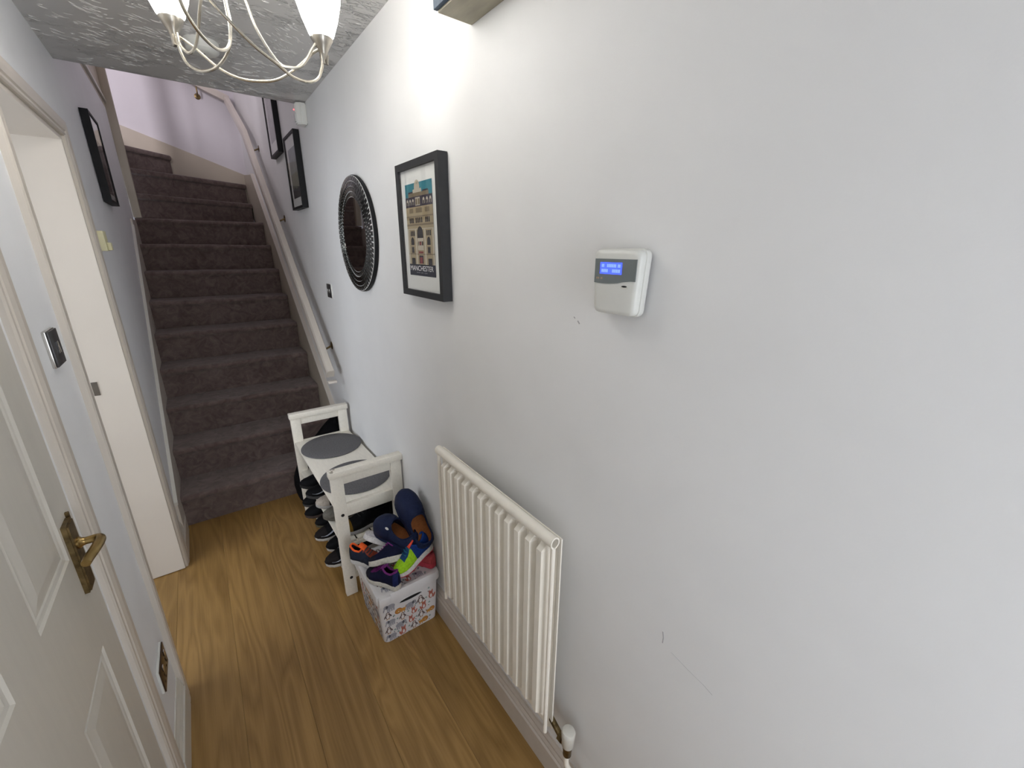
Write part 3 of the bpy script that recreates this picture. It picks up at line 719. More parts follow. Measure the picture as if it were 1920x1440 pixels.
bm = B(); tube(bm, [(x+.0022, 1.438, 1.353), (x+.0028, 1.445, 1.381), (x+.0022, 1.452, 1.353)], .0011, 6); obj('rocker_reflection', bm, CHROME, rk)  # bright inverted V modelled in place of reflections on the rocker edges
t, x, s = plate('light_switch', 'dark switch plate with white edge below the round mirror', 'light switch', 1, 2.68, 1.356, .084, .080, DARKPL, PLASTW)
for dy in (-.018, .018):
    bm = B(); box(bm, x-.003, x, 2.68+dy-.006, 2.68+dy+.006, 1.345, 1.368, bev=.001); obj('rocker', bm, CHROME, t, smooth=True)
t, x, s = plate('wall_socket', 'bronze double socket low on the left wall above the skirting', 'socket', -1, 1.435, .335, .130, .080, BRONZE, PLASTW)
for dy in (-.032, .032):
    bm = B(); box(bm, x, x+.004, 1.435+dy-.006, 1.435+dy+.006, .347, .367, bev=.001); obj('rocker', bm, CHROME, t, smooth=True)
    bm = B(); box(bm, x, x+.0006, 1.435+dy-.003, 1.435+dy+.003, .326, .336); box(bm, x, x+.0006, 1.435+dy-.014, 1.435+dy-.007, .312, .317); box(bm, x, x+.0006, 1.435+dy+.007, 1.435+dy+.014, .312, .317)
    obj('pin_holes', bm, DARK, t)
th = thing('thermostat', 'small cream thermostat on the grey left wall past the doorway', 'thermostat', (XL, 2.585, 1.575))
bm = B(); box(bm, XL, XL+.004, 2.53, 2.63, 1.575, 1.668, bev=.001); obj('wall_plate', bm, PLASTW, th, smooth=True)
bm = B(); box(bm, XL+.004, XL+.031, 2.542, 2.62, 1.580, 1.662, bev=.002); obj('body', bm, PLASTC, th, smooth=True)
bm = B(); box(bm, XL+.031, XL+.044, 2.56, 2.605, 1.583, 1.615, bev=.003); obj('dial', bm, PLASTC, th, smooth=True)

# ------------------------------------------------------------------ box high on the wall
tb = thing('wall_box', 'navy fronted box with pale wooden underside high on the right wall', 'box', (XR, .82, 2.112))
bm = B(); box(bm, .556, XR, .62, 1.035, 2.112, 2.128, bev=.001); obj('bottom_board', bm, WOODP, tb)
bm = B(); box(bm, .556, XR, 1.022, 1.035, 2.128, 2.33); box(bm, .556, XR, .62, .633, 2.128, 2.33); box(bm, .556, XR, .633, 1.022, 2.317, 2.33); box(bm, XR-.008, XR, .633, 1.022, 2.128, 2.317); obj('case', bm, WOODP, tb)
bm = B(); box(bm, .546, .556, .615, 1.038, 2.116, 2.332, bev=.001); obj('front_panel', bm, NAVYBOX, tb, label='navy front board')

# ------------------------------------------------------------------ radiator
rd = thing('radiator', 'white ribbed panel radiator on the right wall', 'radiator', (.59, .865, .31))
ry0, ry1, rz0, rz1, rxf = .598, 1.192, .286, .950, .566
bm = B(); NC = 12; prof = []
pitch = (ry1-ry0-.036)/NC
ysam = [ry0]
for c in range(NC):
    y = ry0+.018+c*pitch
    ysam += [y+pitch*f for f in (.0, .16, .30, .50, .70, .84)]
ysam += [ry1-.018, ry1]
def colm(y):
    u = ((y-ry0-.018) % pitch)/pitch
    if y < ry0+.017 or y > ry1-.017: return 0
    return 0 if (u < .17 or u > .83) else 1
zsam = [rz0, rz0+.012, rz0+.022, rz0+.03, rz0+.045]+[rz0+.045+(rz1-.06-rz0-.045)*i/6 for i in range(1, 7)]+[rz1-.05, rz1-.042, rz1-.03]
def endm(z):
    a = max(0, min(1, (z-rz0-.018)/.027)); b_ = max(0, min(1, (rz1-.040-z)/.02)); return min(a, b_)
grid = [[bm.verts.new((rxf+.024-.024*colm(y)*endm(z), y, z)) for z in zsam] for y in ysam]
for A, C in zip(grid, grid[1:]):
    for j in range(len(zsam)-1): bm.faces.new((A[j], A[j+1], C[j+1], C[j]))
obj('front_panel', bm, RADM, rd)
bm = B(); box(bm, rxf+.030, rxf+.034, ry0-.006, ry1+.006, rz0-.004, rz1-.012); obj('rear_panel', bm, RADM, rd)
bm = B()   # rolled top with open ends
n = 14
def rollring(y, r_):
    return [bm.verts.new((rxf+.012+r_*math.cos(2*math.pi*k/n), y, rz1-.016+r_*1.12*math.sin(2*math.pi*k/n))) for k in range(n)]
ra_, rb_, rc_, rd_ = rollring(ry0-.004, .0105), rollring(ry0-.004, .0145), rollring(ry1+.004, .0145), rollring(ry1+.004, .0105)
r5, r6 = rollring(ry0+.04, .0105), rollring(ry1-.04, .0105)
for A, C in ((ra_, rb_), (rb_, rc_), (rc_, rd_), (ra_, r5), (rd_, r6)):
    for k in range(n): bm.faces.new((A[k], A[(k+1) % n], C[(k+1) % n], C[k]))
bm.faces.new(r5); bm.faces.new(r6)
obj('top_roll', bm, RADM, rd, smooth=True)
for y in (ry0, ry1):
    bm = B(); tube(bm, [(rxf+.010, y, rz0-.002), (rxf+.010, y, rz1-.028)], .0058, 10); obj('edge_seam', bm, RADM, rd, smooth=True)
for y in (ry0+.10, ry1-.125):
    bm = B(); box(bm, rxf+.034, XR-.0005, y, y+.025, rz0+.05, rz1-.10); obj('wall_bracket', bm, RADM, rd)
# valve and pipes
VY, VX, VZ = .533, .603, .268
bm = B(); lathe(bm, [(.014, 0), (.0165, .003), (.019, .045), (.0195, .052), (.017, .058), (.010, .060)], (VX, VY, VZ+.018), 24); obj('valve_cap', bm, WHITEG, rd, smooth=True)
bm = B(); lathe(bm, [(.009, -.022), (.012, -.018), (.012, 0), (.013, .004), (.013, .018)], (VX, VY, VZ), 16)
tube(bm, [(VX, VY, VZ+.004), (VX, ry0+.02, VZ+.02+.03)], .0085, 12); lathe(bm, [(.014, .018), (.014, .032)], (VX, VY, VZ+.018), 6, 'y'); obj('valve_body', bm, BRASSD, rd, smooth=True)
bm = B(); tube(bm, spline([(VX, VY, VZ-.02), (VX, VY, VZ-.055), (VX+.006, VY-.008, VZ-.08), (VX+.016, VY-.03, VZ-.09), (.632, VY-.06, VZ-.092)], 5), .0075, 12); obj('pipe', bm, RADM, rd, smooth=True)
bm = B(); tube(bm, [(.632, VY-.05, VZ-.095), (.632, -.3, VZ-.095)], .0085, 12); obj('pipe', bm, SKIRT, rd, smooth=True)
bm = B(); lathe(bm, [(.011, 0), (.013, .03), (.009, .034)], (VX, ry1+.020, VZ+.02), 16); tube(bm, [(VX, ry1+.02, VZ+.02), (VX, ry1-.02, VZ+.05)], .008, 10); obj('lockshield_valve', bm, WHITEG, rd, smooth=True)

# ------------------------------------------------------------------ bench
bn = thing('bench', 'white wooden shoe bench with open arm frames against the right wall', 'bench', (.48, 2.17, 0))
bx0, bx1 = .320, .640
def bfx(y): return -.014*(y-1.76)/.82     # the bench stands a touch askew
for y in (1.752, 2.585):
    dx = bfx(y); a, c = y-.014, y+.014
    for x in (bx0, bx1-.052):
        bm = B(); box(bm, x+dx, x+.052+dx, a, c, 0.0, .640, bev=.002); lg = obj('leg', bm, BENCHM, bn, smooth=True)
        if y < 2:
            for z in (.447, .099):
                bm = B(); lathe(bm, [(.0075, -.001), (.0075, .001)], (x+.030+dx, a, z), 14, 'y'); obj('screw_hole', bm, DARK, lg)
    bm = B(); box(bm, bx0-.006+dx, bx1+.006+dx, y-.021, y+.021, .640, .671, bev=.003); obj('top_rail', bm, BENCHM, bn, smooth=True)
    bm = B(); box(bm, bx0+.052+dx, bx1-.052+dx, y-.009, y+.009, .598, .640, bev=.0015); obj('under_rail', bm, BENCHM, bn, smooth=True)
    bm = B(); box(bm, bx0+.052+dx, bx1-.052+dx, y-.010, y+.010, .432, .492, bev=.0015); obj('seat_rail', bm, BENCHM, bn, smooth=True)
    for z in (.262, .085):
        bm = B(); box(bm, bx0+.052+dx, bx1-.052+dx, y-.009, y+.009, z, z+.022, bev=.0015); obj('shelf_rail', bm, BENCHM, bn, smooth=True)
bm = B()
ya, yb = 1.764, 2.573
vs = box(bm, bx0+.004, bx1-.002, ya, yb, .474, .492, bev=.003)
for v in bm.verts: v.co.x += bfx(v.co.y)
obj('seat', bm, BENCHM, bn, smooth=True)
for z in (.270, .093):
    for x in (.330, .404, .478, .552):
        bm = B(); box(bm, x, x+.066, 1.745, 2.592, z+.014, z+.026, bev=.001)
        for v in bm.verts: v.co.x += bfx(v.co.y)
        obj('shelf_slat', bm, BENCHM, bn, smooth=True)
# worn paint chips on the near arm
bm = B(); rnd = random.Random(4)
for i in range(14):
    x, y = 0.320+abs(rnd.gauss(0, .022)), 1.735+rnd.uniform(.0, .03); r_ = rnd.uniform(.0012, .0035)
    bm.faces.new([bm.verts.new((x+r_*1.6*math.cos(a), y+r_*math.sin(a), .6713)) for a in [k*math.pi/3+rnd.random()*.5 for k in range(6)]])
obj('paint_chips', bm, mat('bare_wood', (.22, .17, .11), .8), bn)
def pad(cx, cy, r_, label):
    bm = B(); z0 = .4925
    lathe(bm, [(r_*.985, 0), (r_, .002), (r_, .0055), (r_*.985, .0075), (r_*.6, .0078), (r_*.02, .008)], (cx, cy, z0), 64)
    tag(obj('seat_pad', bm, FELT, smooth=True), label, 'seat pad', 'round grey felt pads on the bench')
pad(.476, 2.398, .163, 'round grey felt pad on the bench seat nearer the stairs')
pad(.484, 1.964, .169, 'round grey felt pad on the bench seat behind the nearer arm')

# ------------------------------------------------------------------ bag behind the bench
bm = B()
bmesh.ops.create_uvsphere(bm, u_segments=28, v_segments=18, radius=1)
for v in bm.verts:
    p = v.co.copy()
    q = V([math.copysign(abs(c_)**.6, c_) for c_ in p])
    z = (q.z*.5+.5); x = q.x*.175+.462
    z = z*(.30+.30*max(0, min(1, (x-.30)/.28)))
    y = 2.680+q.y*.068*(1-.35*z/.6)
    nz_ = noise.noise(V((x*14, y*14, z*9)))*.012
    v.co = V((min(x+nz_, .642), min(y+nz_*.6, 2.795), max(z+nz_*.5, .0)))
bg = obj('bag', bm, BAGM, smooth=True); tag(bg, 'slumped black bag wedged between the bench and the stairs', 'bag')
bm = B(); tube(bm, spline([(.56, 2.65, .53), (.57, 2.63, .57), (.60, 2.64, .585), (.625, 2.68, .56)], 6), .009, 8); obj('strap', bm, BAGM, bg)

# ------------------------------------------------------------------ storage box with printed animals
sb = thing('storage_box', 'white lidded storage box printed with colourful animals on the floor', 'storage box', (.495, 1.515, 0))
fx0, fx1, fy0, fy1 = .362, .628, 1.368, 1.672      # at the rim
BXW = mat('white_box_plastic', (.72, .70, .70), .3, var=.02)
def bring(z, ins, r_=.02):
    t_ = (1-z/.232)*.012+ins; pts = []
    for cx, cy, a0 in ((fx1-t_-r_, fy1-t_-r_, 0), (fx0+t_+r_, fy1-t_-r_, 90), (fx0+t_+r_, fy0+t_+r_, 180), (fx1-t_-r_, fy0+t_+r_, 270)):
        for i in range(5):
            a = R(a0+i*22.5); pts.append((cx+r_*math.cos(a), cy+r_*math.sin(a), z))
    return pts
bm = B(); rings = [[bm.verts.new(p) for p in bring(z, i)] for z, i in ((0, .004), (.004, .001), (.06, 0), (.12, 0), (.17, 0), (.212, 0), (.232, 0), (.232, .006), (.01, .006))]
n = 20
FRONT = 14     # front face lies between corner arcs 180 and 270 (verts 14->15)
for ri, (A, C) in enumerate(zip(rings, rings[1:])):
    for k in range(n):
        if k == FRONT and ri in (4,):      # leave the band that carries the hand hole
            continue
        bm.faces.new((A[k], A[(k+1) % n], C[(k+1) % n], C[k]))
bm.faces.new(rings[0][::-1]); bm.faces.new(rings[-1])
# hand hole band: polygon with a lens shaped hole
A, C = rings[4], rings[5]
q = [A[14], A[15], C[15], C[14]]
hc, hz_, hw_, hh_ = .497, .192, .052, .0105
lens = []
for i in range(20):
    a = 2*math.pi*i/20; px_ = hc+hw_*math.cos(a); pz_ = hz_+hh_*math.copysign(abs(math.sin(a))**.8, math.sin(a))-.004*math.cos(a)**2*0
    yy = q[0].co.y+(q[3].co.y-q[0].co.y)*(pz_-.17)/(.212-.17)
    lens.append((px_, yy, pz_))
lv_ = [bm.verts.new(p) for p in lens]
es = [bm.edges.get((q[i], q[(i+1) % 4])) or bm.edges.new((q[i], q[(i+1) % 4])) for i in range(4)]
es += [bm.edges.new((lv_[i], lv_[(i+1) % 20])) for i in range(20)]
bmesh.ops.triangle_fill(bm, use_beauty=True, edges=es)
kill = [f for f in bm.faces if all(v in lv_ for v in f.verts)]
bmesh.ops.delete(bm, geom=kill, context='FACES_ONLY')
obj('box_body', bm, BXW, sb)
bm = B(); box(bm, hc-.058, hc+.058, fy0+.0042, fy0+.0055, hz_-.016, hz_+.016); obj('hole_shade', bm, DARK, sb)  # black sheet behind the hand hole, in place of the shade inside
bm = B(); pts = [(p[0], p[1]-.0012, p[2]) for p in lens]; tube(bm, pts, .0022, 6, closed=True); obj('hand_hole_rim', bm, BXW, sb, smooth=True)
# lid
def lring(z, out, r_=.022):
    pts = []
    for cx, cy, a0 in ((fx1+out-r_, fy1+out-r_, 0), (fx0-out+r_, fy1+out-r_, 90), (fx0-out+r_, fy0-out+r_, 180), (fx1+out-r_, fy0-out+r_, 270)):
        for i in range(5):
            a = R(a0+i*22.5); pts.append((cx+r_*math.cos(a), cy+r_*math.sin(a), z))
    return pts
bm = B(); loft(bm, [lring(.224, .004), lring(.226, .008), lring(.252, .008), lring(.262, .004), lring(.264, -.008), lring(.262, -.012), lring(.262, -.05)]); obj('lid', bm, BXW, sb, smooth=True)
LIDZ = .2635
for y_, d_ in ((fy0-.006, -1),):
    for cx in (fx0+.02,):
        bm = B(); box(bm, cx-.022, cx+.03, fy0-.016, fy0+.004, .222, .262, bev=.006); obj('lid_clip', bm, BXW, sb, smooth=True)
# printed animals: flat prints a hair proud of the plastic
ACOL = [mat('print_animal_'+n_, c, .5, var=.08, scale=80) for n_, c in (('grey', (.33, .33, .37)), ('red', (.46, .14, .10)), ('brown', (.13, .09, .09)), ('orange', (.56, .26, .05)),
        ('leaf', (.17, .30, .27)), ('white', (.78, .74, .72)), ('dark', (.08, .08, .10)), ('mane', (.42, .17, .04)))]
def ell(bm, cu, cv, ru, rv, ang, mi, mapf, lay, n=10):
    ca, sa = math.cos(ang), math.sin(ang)
    f = bm.faces.new([bm.verts.new(mapf(cu+ru*math.cos(t)*ca-rv*math.sin(t)*sa, cv+ru*math.cos(t)*sa+rv*math.sin(t)*ca, lay)) for t in [2*math.pi*i/n for i in range(n)]])
    f.material_index = mi
def quad(bm, cu, cv, a, c, mi, mapf, lay):
    f = bm.faces.new([bm.verts.new(mapf(cu+p[0]*a, cv+p[1]*c, lay)) for p in ((-1, -1), (1, -1), (1, 1), (-1, 1))]); f.material_index = mi
def animal(bm, kind, u, v, s, fl, mf):
    E = lambda du, dv, ru, rv, mi, lay=0, ang=0: ell(bm, u+du*s*fl, v+dv*s, ru*s, rv*s, ang*fl, mi, mf, lay)
    Q = lambda du, dv, a, c, mi, lay=0: quad(bm, u+du*s*fl, v+dv*s, a*s, c*s, mi, mf, lay)
    if kind == 'elephant':
        E(0, .1, .75, .52, 0); E(.72, .32, .38, .36, 0, 1); E(1.05, -.1, .11, .42, 0, 2, .25); E(.55, .3, .2, .3, 6, 3)
        for d in (-.5, -.18, .18, .46): Q(d, -.5, .12, .32, 0, 1)
    elif kind == 'fox':
        E(0, -.15, .42, .6, 1); E(0, .5, .38, .3, 1, 1); E(-.26, .82, .12, .2, 1, 2); E(.26, .82, .12, .2, 1, 3); E(.55, -.3, .17, .5, 1, 2, -.4); E(0, -.2, .2, .4, 5, 4); E(-.12, .5, .05, .06, 6, 4); E(.14, .5, .05, .06, 6, 4)
    elif kind == 'penguin':
        E(0, 0, .46, .72, 2); E(0, .62, .34, .3, 2, 1); E(-.5, -.02, .13, .42, 2, 1, -.5); E(.5, -.02, .13, .42, 2, 2, .5); E(0, -.12, .28, .5, 5, 3); E(0, .58, .2, .16, 5, 4); E(0, .52, .07, .06, 3, 5); E(-.2, -.74, .16, .08, 3, 3); E(.2, -.74, .16, .08, 3, 4)
    elif kind == 'lion':
        E(-.1, 0, .62, .58, 7); E(-.1, 0, .42, .4, 3, 2); E(.62, -.12, .5, .32, 3, 1); E(1.1, .2, .06, .34, 7, 2, -.5); Q(.45, -.5, .09, .18, 3, 2); Q(.85, -.5, .09, .18, 3, 3); E(-.22, .06, .05, .06, 6, 4); E(.04, .06, .05, .06, 6, 4); E(-.1, -.12, .1, .07, 5, 5)
    elif kind == 'leaf':
        E(0, 0, .5, .2, 4, 0, .9); E(.25, -.3, .34, .14, 4, 1, .3)
    else:
        E(0, 0, .14, .3, 6, 0, .6)
rnd = random.Random(11)
def pat(bm, u0, u1, v0, v1, mf, s, skip=None, phase=0):
    seq = ['elephant', 'fox', 'penguin', 'lion', 'elephant', 'penguin', 'fox']
    k = phase; r_ = 0; v = v0+s*.9
    while v < v1-s*.6:
        u = u0+s*(.75 if r_ % 2 else 1.3)
        while u < u1-s*.7:
            if not (skip and skip(u, v)): animal(bm, seq[k % 7], u, v, s*.98*rnd.uniform(.9, 1.1), rnd.choice((1, -1)), mf)
            k += 1 if rnd.random() < .8 else 2
            uu_ = u+s*1.0
            if uu_ < u1-.006 and not (skip and skip(uu_, v)):
                animal(bm, 'leaf', uu_, v+s*rnd.uniform(-.5, .6), s*.45, 1, mf)
                animal(bm, 'mark', uu_-s*.1, v+s*rnd.uniform(-.9, -.4), s*.5, 1, mf)
            u += s*1.95
        v += s*1.62; r_ += 1
def yfr(z): return fy0+(1-z/.232)*.012
bm = B(); pat(bm, fx0+.014, fx1-.012, .006, .222, lambda u, v, l: (u, yfr(v)-.0005-.00008*l, v), .025, skip=lambda u, v: v > .160 and abs(u-.497) < .078); obj('animal_print', bm, ACOL, sb, kind='stuff')
bm = B(); pat(bm, fy0+.02, fy1-.02, .006, .215, lambda u, v, l: (fx0+(1-v/.232)*.012-.0005-.00008*l, u, v), .025, phase=2); obj('animal_print', bm, ACOL, sb, kind='stuff')
bm = B(); pat(bm, fx0+.02, fx1-.012, fy0+.012, fy1-.012, lambda u, v, l: (u, v, .2622+.0003+.00008*l), .024, phase=4); obj('animal_print', bm, ACOL, sb, kind='stuff')

# ------------------------------------------------------------------ shoes
def cl(t): return max(0., min(1., t))
def lerpk(keys, t):
    for (a, x), (c, y) in zip(keys, keys[1:]):
        if t <= c:
            f = cl((t-a)/(c-a)) if c > a else 0; f = f*f*(3-2*f); return x+(y-x)*f
    return keys[-1][1]
WK = [(0, .18), (.015, .42), (.05, .60), (.12, .68), (.28, .66), (.45, .78), (.65, 1.0), (.78, .98), (.88, .80), (.95, .55), (.985, .32), (1, .12)]
WKC = [(0, .25), (.02, .55), (.06, .75), (.14, .86), (.3, .84), (.45, .90), (.65, 1.0), (.8, .97), (.9, .80), (.96, .56), (.99, .33), (1, .14)]
TS = [0, .012, .03, .06, .10, .15, .20, .26, .32, .38, .43, .48, .54, .60, .66, .72, .78, .84, .89, .93, .96, .98, .993, 1]
smats = {}
def cm(col, rough=.75, bump=.25):
    k = (col, rough)
    if k not in smats: smats[k] = mat('shoe_fabric', col, rough, var=.15, scale=120, bump=bump, bscale=350, spec=.12)
    return smats[k]
def place(o, heel, toe, up):
    h, t = V(heel), V(toe); y = (t-h).normalized(); u = V(up); z = (u-y*u.dot(y)).normalized(); x = y.cross(z)
    m = Matrix((x, y, z)).transposed().to_4x4(); m.translation = h
    o.matrix_world = m
    return (t-h).length
def shoe(name, label, cat, heel, toe, up, wid, ht, sole_c, mats, matfn, collar_c, lace_c, insole_c, clog=False, sole_h=.026, tick=None, group=None, outsole_c=None, tongue_c=None, loose=False):
    t = thing(name, label, cat, (0, 0, 0), group)
    L = place(t, heel, toe, up)
    W2 = wid/2; wk = WKC if clog else WK
    def w_(s): return W2*lerpk(wk, s)
    def zb(s): return .10*L*max(0, (s-.72)/.28)**2*.6 + .012*L*max(0, (.08-s)/.08)
    def zs(s): return sole_h*(1-.22*cl((s-.5)/.5))+zb(s)*.9
    # sole
    bm = B(); rings = []
    for s in TS:
        w0 = w_(s); y = s*L; b0, t0 = zb(s), zs(s)
        rings.append([bm.verts.new(p) for p in ((-w0*.90, y, b0), (w0*.90, y, b0), (w0*1.02, y, b0+(t0-b0)*.3), (w0*1.0, y, t0-(t0-b0)*.15), (w0*.95, y, t0), (-w0*.95, y, t0), (-w0*1.0, y, t0-(t0-b0)*.15), (-w0*1.02, y, b0+(t0-b0)*.3))])
    for A, C in zip(rings, rings[1:]):
        for k in range(8): bm.faces.new((A[k], A[(k+1) % 8], C[(k+1) % 8], C[k]))
    bm.faces.new(rings[0][::-1]); bm.faces.new(rings[-1])
    obj('sole', bm, cm(sole_c, .6, .1), t, smooth=True, local=True)
    if outsole_c:
        bm = B(); rings = []
        for s in TS[1:-1]:
            w0 = w_(s)*.92; y = s*L; b0 = zb(s)
            rings.append([bm.verts.new(p) for p in ((-w0*.97, y, b0-.004), (w0*.97, y, b0-.004), (w0, y, b0+.003), (-w0, y, b0+.003))])
        for A, C in zip(rings, rings[1:]):
            for k in range(4): bm.faces.new((A[k], A[(k+1) % 4], C[(k+1) % 4], C[k]))
        bm.faces.new(rings[0][::-1]); bm.faces.new(rings[-1])
        obj('outsole', bm, cm(outsole_c, .6, .1), t, local=True)
    # upper
    NA = 17
    if clog: hk = [(0, .45), (.05, .62), (.14, .66), (.3, .66), (.42, .80), (.52, .96), (.66, .98), (.80, .84), (.9, .62), (.96, .42), (1, .16)]; o0, o1, oa = .05, .50, .20
    else: hk = [(0, .72), (.03, .90), (.08, .98), (.2, .84), (.32, .82), (.42, .98), (.5, .86), (.62, .66), (.75, .50), (.86, .42), (.94, .32), (1, .12)]; o0, o1, oa = .05, .44, .30
    def pt(s, a):
        w0 = w_(s)*(.97 if not clog else 1.0); h_ = ht*lerpk(hk, s); ang = math.pi*a
        cx = -math.cos(ang); sx = math.sin(ang)
        p_ = .72 if s < .5 else .85
        x = w0*math.copysign(abs(cx)**p_, cx)*(1-.10*sx*(s < .5))
        return V((x, s*L, zs(s)-.003+h_*(sx**.8 if sx > 0 else 0)))
    def openf(s): return o0 <= s <= o1
    lo, hi = int(round(oa*(NA-1))), NA-1-int(round(oa*(NA-1)))
    def aj(s, j):
        d = abs(s-(o0+o1)/2)/((o1-o0)/2); base = lo/(NA-1)
        if d <= 1: o = .485-(.485-oa)*max(0, 1-d**2.6)**.5
        else: o = .485+(base-.485)*cl((d-1)/.35)
        if j <= lo: return o*j/lo
        if j >= hi: return 1-o*(NA-1-j)/lo
        return o+(1-2*o)*(j-lo)/(hi-lo)
    tss = sorted(set(TS) | {o0, o0+.01, o0+.025, o1-.01, o1-.025, o1-.05, o1, o1+.02})
    bm = B(); g = [[bm.verts.new(pt(s, aj(s, j))) for j in range(NA)] for s in tss]
    for i in range(len(tss)-1):
        sm_ = (tss[i]+tss[i+1])/2
        for j in range(NA-1):
            if openf(sm_) and lo <= j < hi: continue
            f = bm.faces.new((g[i][j], g[i+1][j], g[i+1][j+1], g[i][j+1])); f.material_index = matfn(sm_, aj(sm_, j+.5))
    for row in (0, -1): bm.faces.new(g[row] if row else g[row][::-1])
    up_ = obj('upper', bm, [cm(c, .7 if not clog else .55, .25 if not clog else .03) for c in mats], t, smooth=True, local=True)
    sd = up_.modifiers.new('thickness', 'SOLIDIFY'); sd.thickness = .0035 if not clog else .004; sd.offset = -1
    # insole
    bm = B(); ins = [s for s in TS if .02 <= s <= .75]
    Lp = [bm.verts.new((-w_(s)*.86, s*L, zs(s)+.004)) for s in ins]; Rp = [bm.verts.new((w_(s)*.86, s*L, zs(s)+.004)) for s in ins]
    for i in range(len(ins)-1): bm.faces.new((Lp[i], Rp[i], Rp[i+1], Lp[i+1]))
    obj('footbed', bm, cm(insole_c, .9), t, local=True)
    # collar
    ro = [x for x in tss if o0-1e-6 <= x <= o1+1e-6]
    rim = [pt(x, aj(x, lo)) for x in ro[::-1]]+[pt(x, aj(x, hi)) for x in ro]
    bm = B(); tube(bm, rim, .0042 if not clog else .003, 7, closed=True); obj('collar', bm, cm(collar_c, .7), t, smooth=True, local=True)
    if not clog:
        bm = B(); ss = [.33, .37, .41, .45, .49]
        rows = []
        for s in ss:
            c_ = pt(.45, .5); k = (s-.45)/.12
            y = s*L; z = c_.z+.004+(-.6*(k)*.012*1.6 if s < .45 else -.012*(s-.45)/.04*.5)
            rows.append([V((xx*W2*.42, y, z+.004*(1-(xx)**2)-.003)) for xx in (-1, -.5, 0, .5, 1)])
        g2 = [[bm.verts.new(p) for p in r_] for r_ in rows]
        for A, C in zip(g2, g2[1:]):
            for k in range(4): bm.faces.new((A[k], A[k+1], C[k+1], C[k]))
        tg = obj('tongue', bm, cm(tongue_c or collar_c, .8), t, smooth=True, local=True); sd = tg.modifiers.new('thickness', 'SOLIDIFY'); sd.thickness = .004
        for s in (.49, .55, .61):
            bm = B(); pts = []
            for j in range(9):
                a = .36+.28*j/8; s2 = s+.02*math.sin(j/8*math.pi); p = pt(s2, a); pts.append(p+V((0, 0, .003)))
            tube(bm, pts, .0024, 6); obj('lace', bm, cm(lace_c, .8), t, local=True)
    if tick:
        for sg in (-1, 1):
            bm = B(); top = []; bot = []
            for i in range(9):
                u = i/8; s = .50+.40*(1-u); aa = (.10+.13*(u**1.6)) if u > .15 else .10+.05*(.15-u)/.15
                hw = .028*(math.sin(math.pi*min(1, (1-u)*1.15+.02))**.8)+.004
                for lst, d in ((top, hw), (bot, -hw)):
                    a = aa+d; a = a if sg < 0 else 1-a; p = pt(s, a); lst.append(p+V((sg*.0022, 0, .001)))
            A = [bm.verts.new(p) for p in top]; C = [bm.verts.new(p) for p in bot]
            for i in range(8): bm.faces.new((A[i], A[i+1], C[i+1], C[i]))
            o = obj('side_mark', bm, cm(tick, .6, .05), t, local=True); sd = o.modifiers.new('thickness', 'SOLIDIFY'); sd.thickness = .001; sd.offset = 0
    return t
NAVY = (.007, .008, .028); PURP = (.10, .010, .09); WSOLE = (.55, .52, .46); BLK = (.004, .004, .005); WHT = (.62, .61, .60)
NV2 = (.012, .018, .050)
def kidf(s, a):
    if s > .80: return 2
    if .30 < a < .70 and s > .44: return 1
    if s < .12: return 3
    return 0
GR = 'shoes piled on the storage box'
LZ = LIDZ+.001
shoe('trainer', 'navy and purple child trainer at the front of the box lid', 'shoe', (.452, 1.362, LZ), (.372, 1.515, LZ), (0, 0, 1), .066, .068, WSOLE, [NAVY, PURP, (.012, .012, .022), (.015, .022, .085)], kidf, (.17, .03, .17), PURP, (.03, .008, .03), group=GR)
shoe('trainer', 'navy and purple child trainer tipped with its pale sole facing out', 'shoe', (.515, 1.430, .333), (.375, 1.495, .312), (.21, .70, .66), .066, .066, WSOLE, [NAVY, PURP, (.012, .012, .022), (.02, .02, .05)], kidf, (.17, .03, .17), (.22, .03, .20), (.03, .008, .03), group=GR)
shoe('trainer', 'navy trainer with bright orange collar beside the bench leg', 'shoe', (.345, 1.648, LZ+.002), (.452, 1.515, LZ+.002), (-.12, .05, 1), .068, .070, WHT, [(.018, .025, .045), (.30, .06, .035), (.03, .03, .05), (.018, .022, .03)], kidf, (.85, .13, .03), (.05, .05, .06), (.55, .10, .03), group=GR, tongue_c=(.85, .13, .03))
shoe('trainer', 'coral pink soled child shoe under the lime and blue trainer', 'shoe', (.626, 1.392, LZ), (.545, 1.53, LZ), (0, 0, 1), .064, .050, (.50, .06, .085), [(.45, .07, .08)]*4, kidf, (.30, .04, .06), (.5, .3, .3), (.2, .03, .04), group=GR)
def limef(s, a):
    if s > .74: return 0
    if s > .46: return 1 if .33 < a < .67 else 0
    return 2
shoe('trainer', 'lime green and blue trainer with white sole at the right of the pile', 'shoe', (.636, 1.425, .352), (.455, 1.398, .290), (-.10, .12, 1), .072, .072, (.60, .58, .55), [(.30, .56, .02), (.015, .06, .16), (.010, .035, .16), (.010, .035, .16)], limef, (.012, .05, .22), (.02, .12, .20), (.35, .04, .03), outsole_c=(.42, .03, .05), tongue_c=(.80, .09, .05), group=GR)
shoe('trainer', 'lime green trainer half buried between the two navy clogs', 'shoe', (.63, 1.575, LZ+.004), (.50, 1.600, LZ+.004), (0, 0, 1), .068, .062, (.5, .5, .5), [(.30, .56, .02)]*4, limef, (.2, .4, .03), (.3, .3, .3), (.1, .1, .1), group=GR)
shoe('trainer', 'pale grey white trainer lying on its side beneath the navy clog', 'shoe', (.515, 1.515, .318), (.398, 1.645, .352), (.45, .45, .62), .078, .068, (.60, .58, .57), [(.42, .40, .41)]*4, kidf, (.40, .36, .38), (.5, .5, .5), (.3, .3, .3), group=GR)
CM = [NV2]
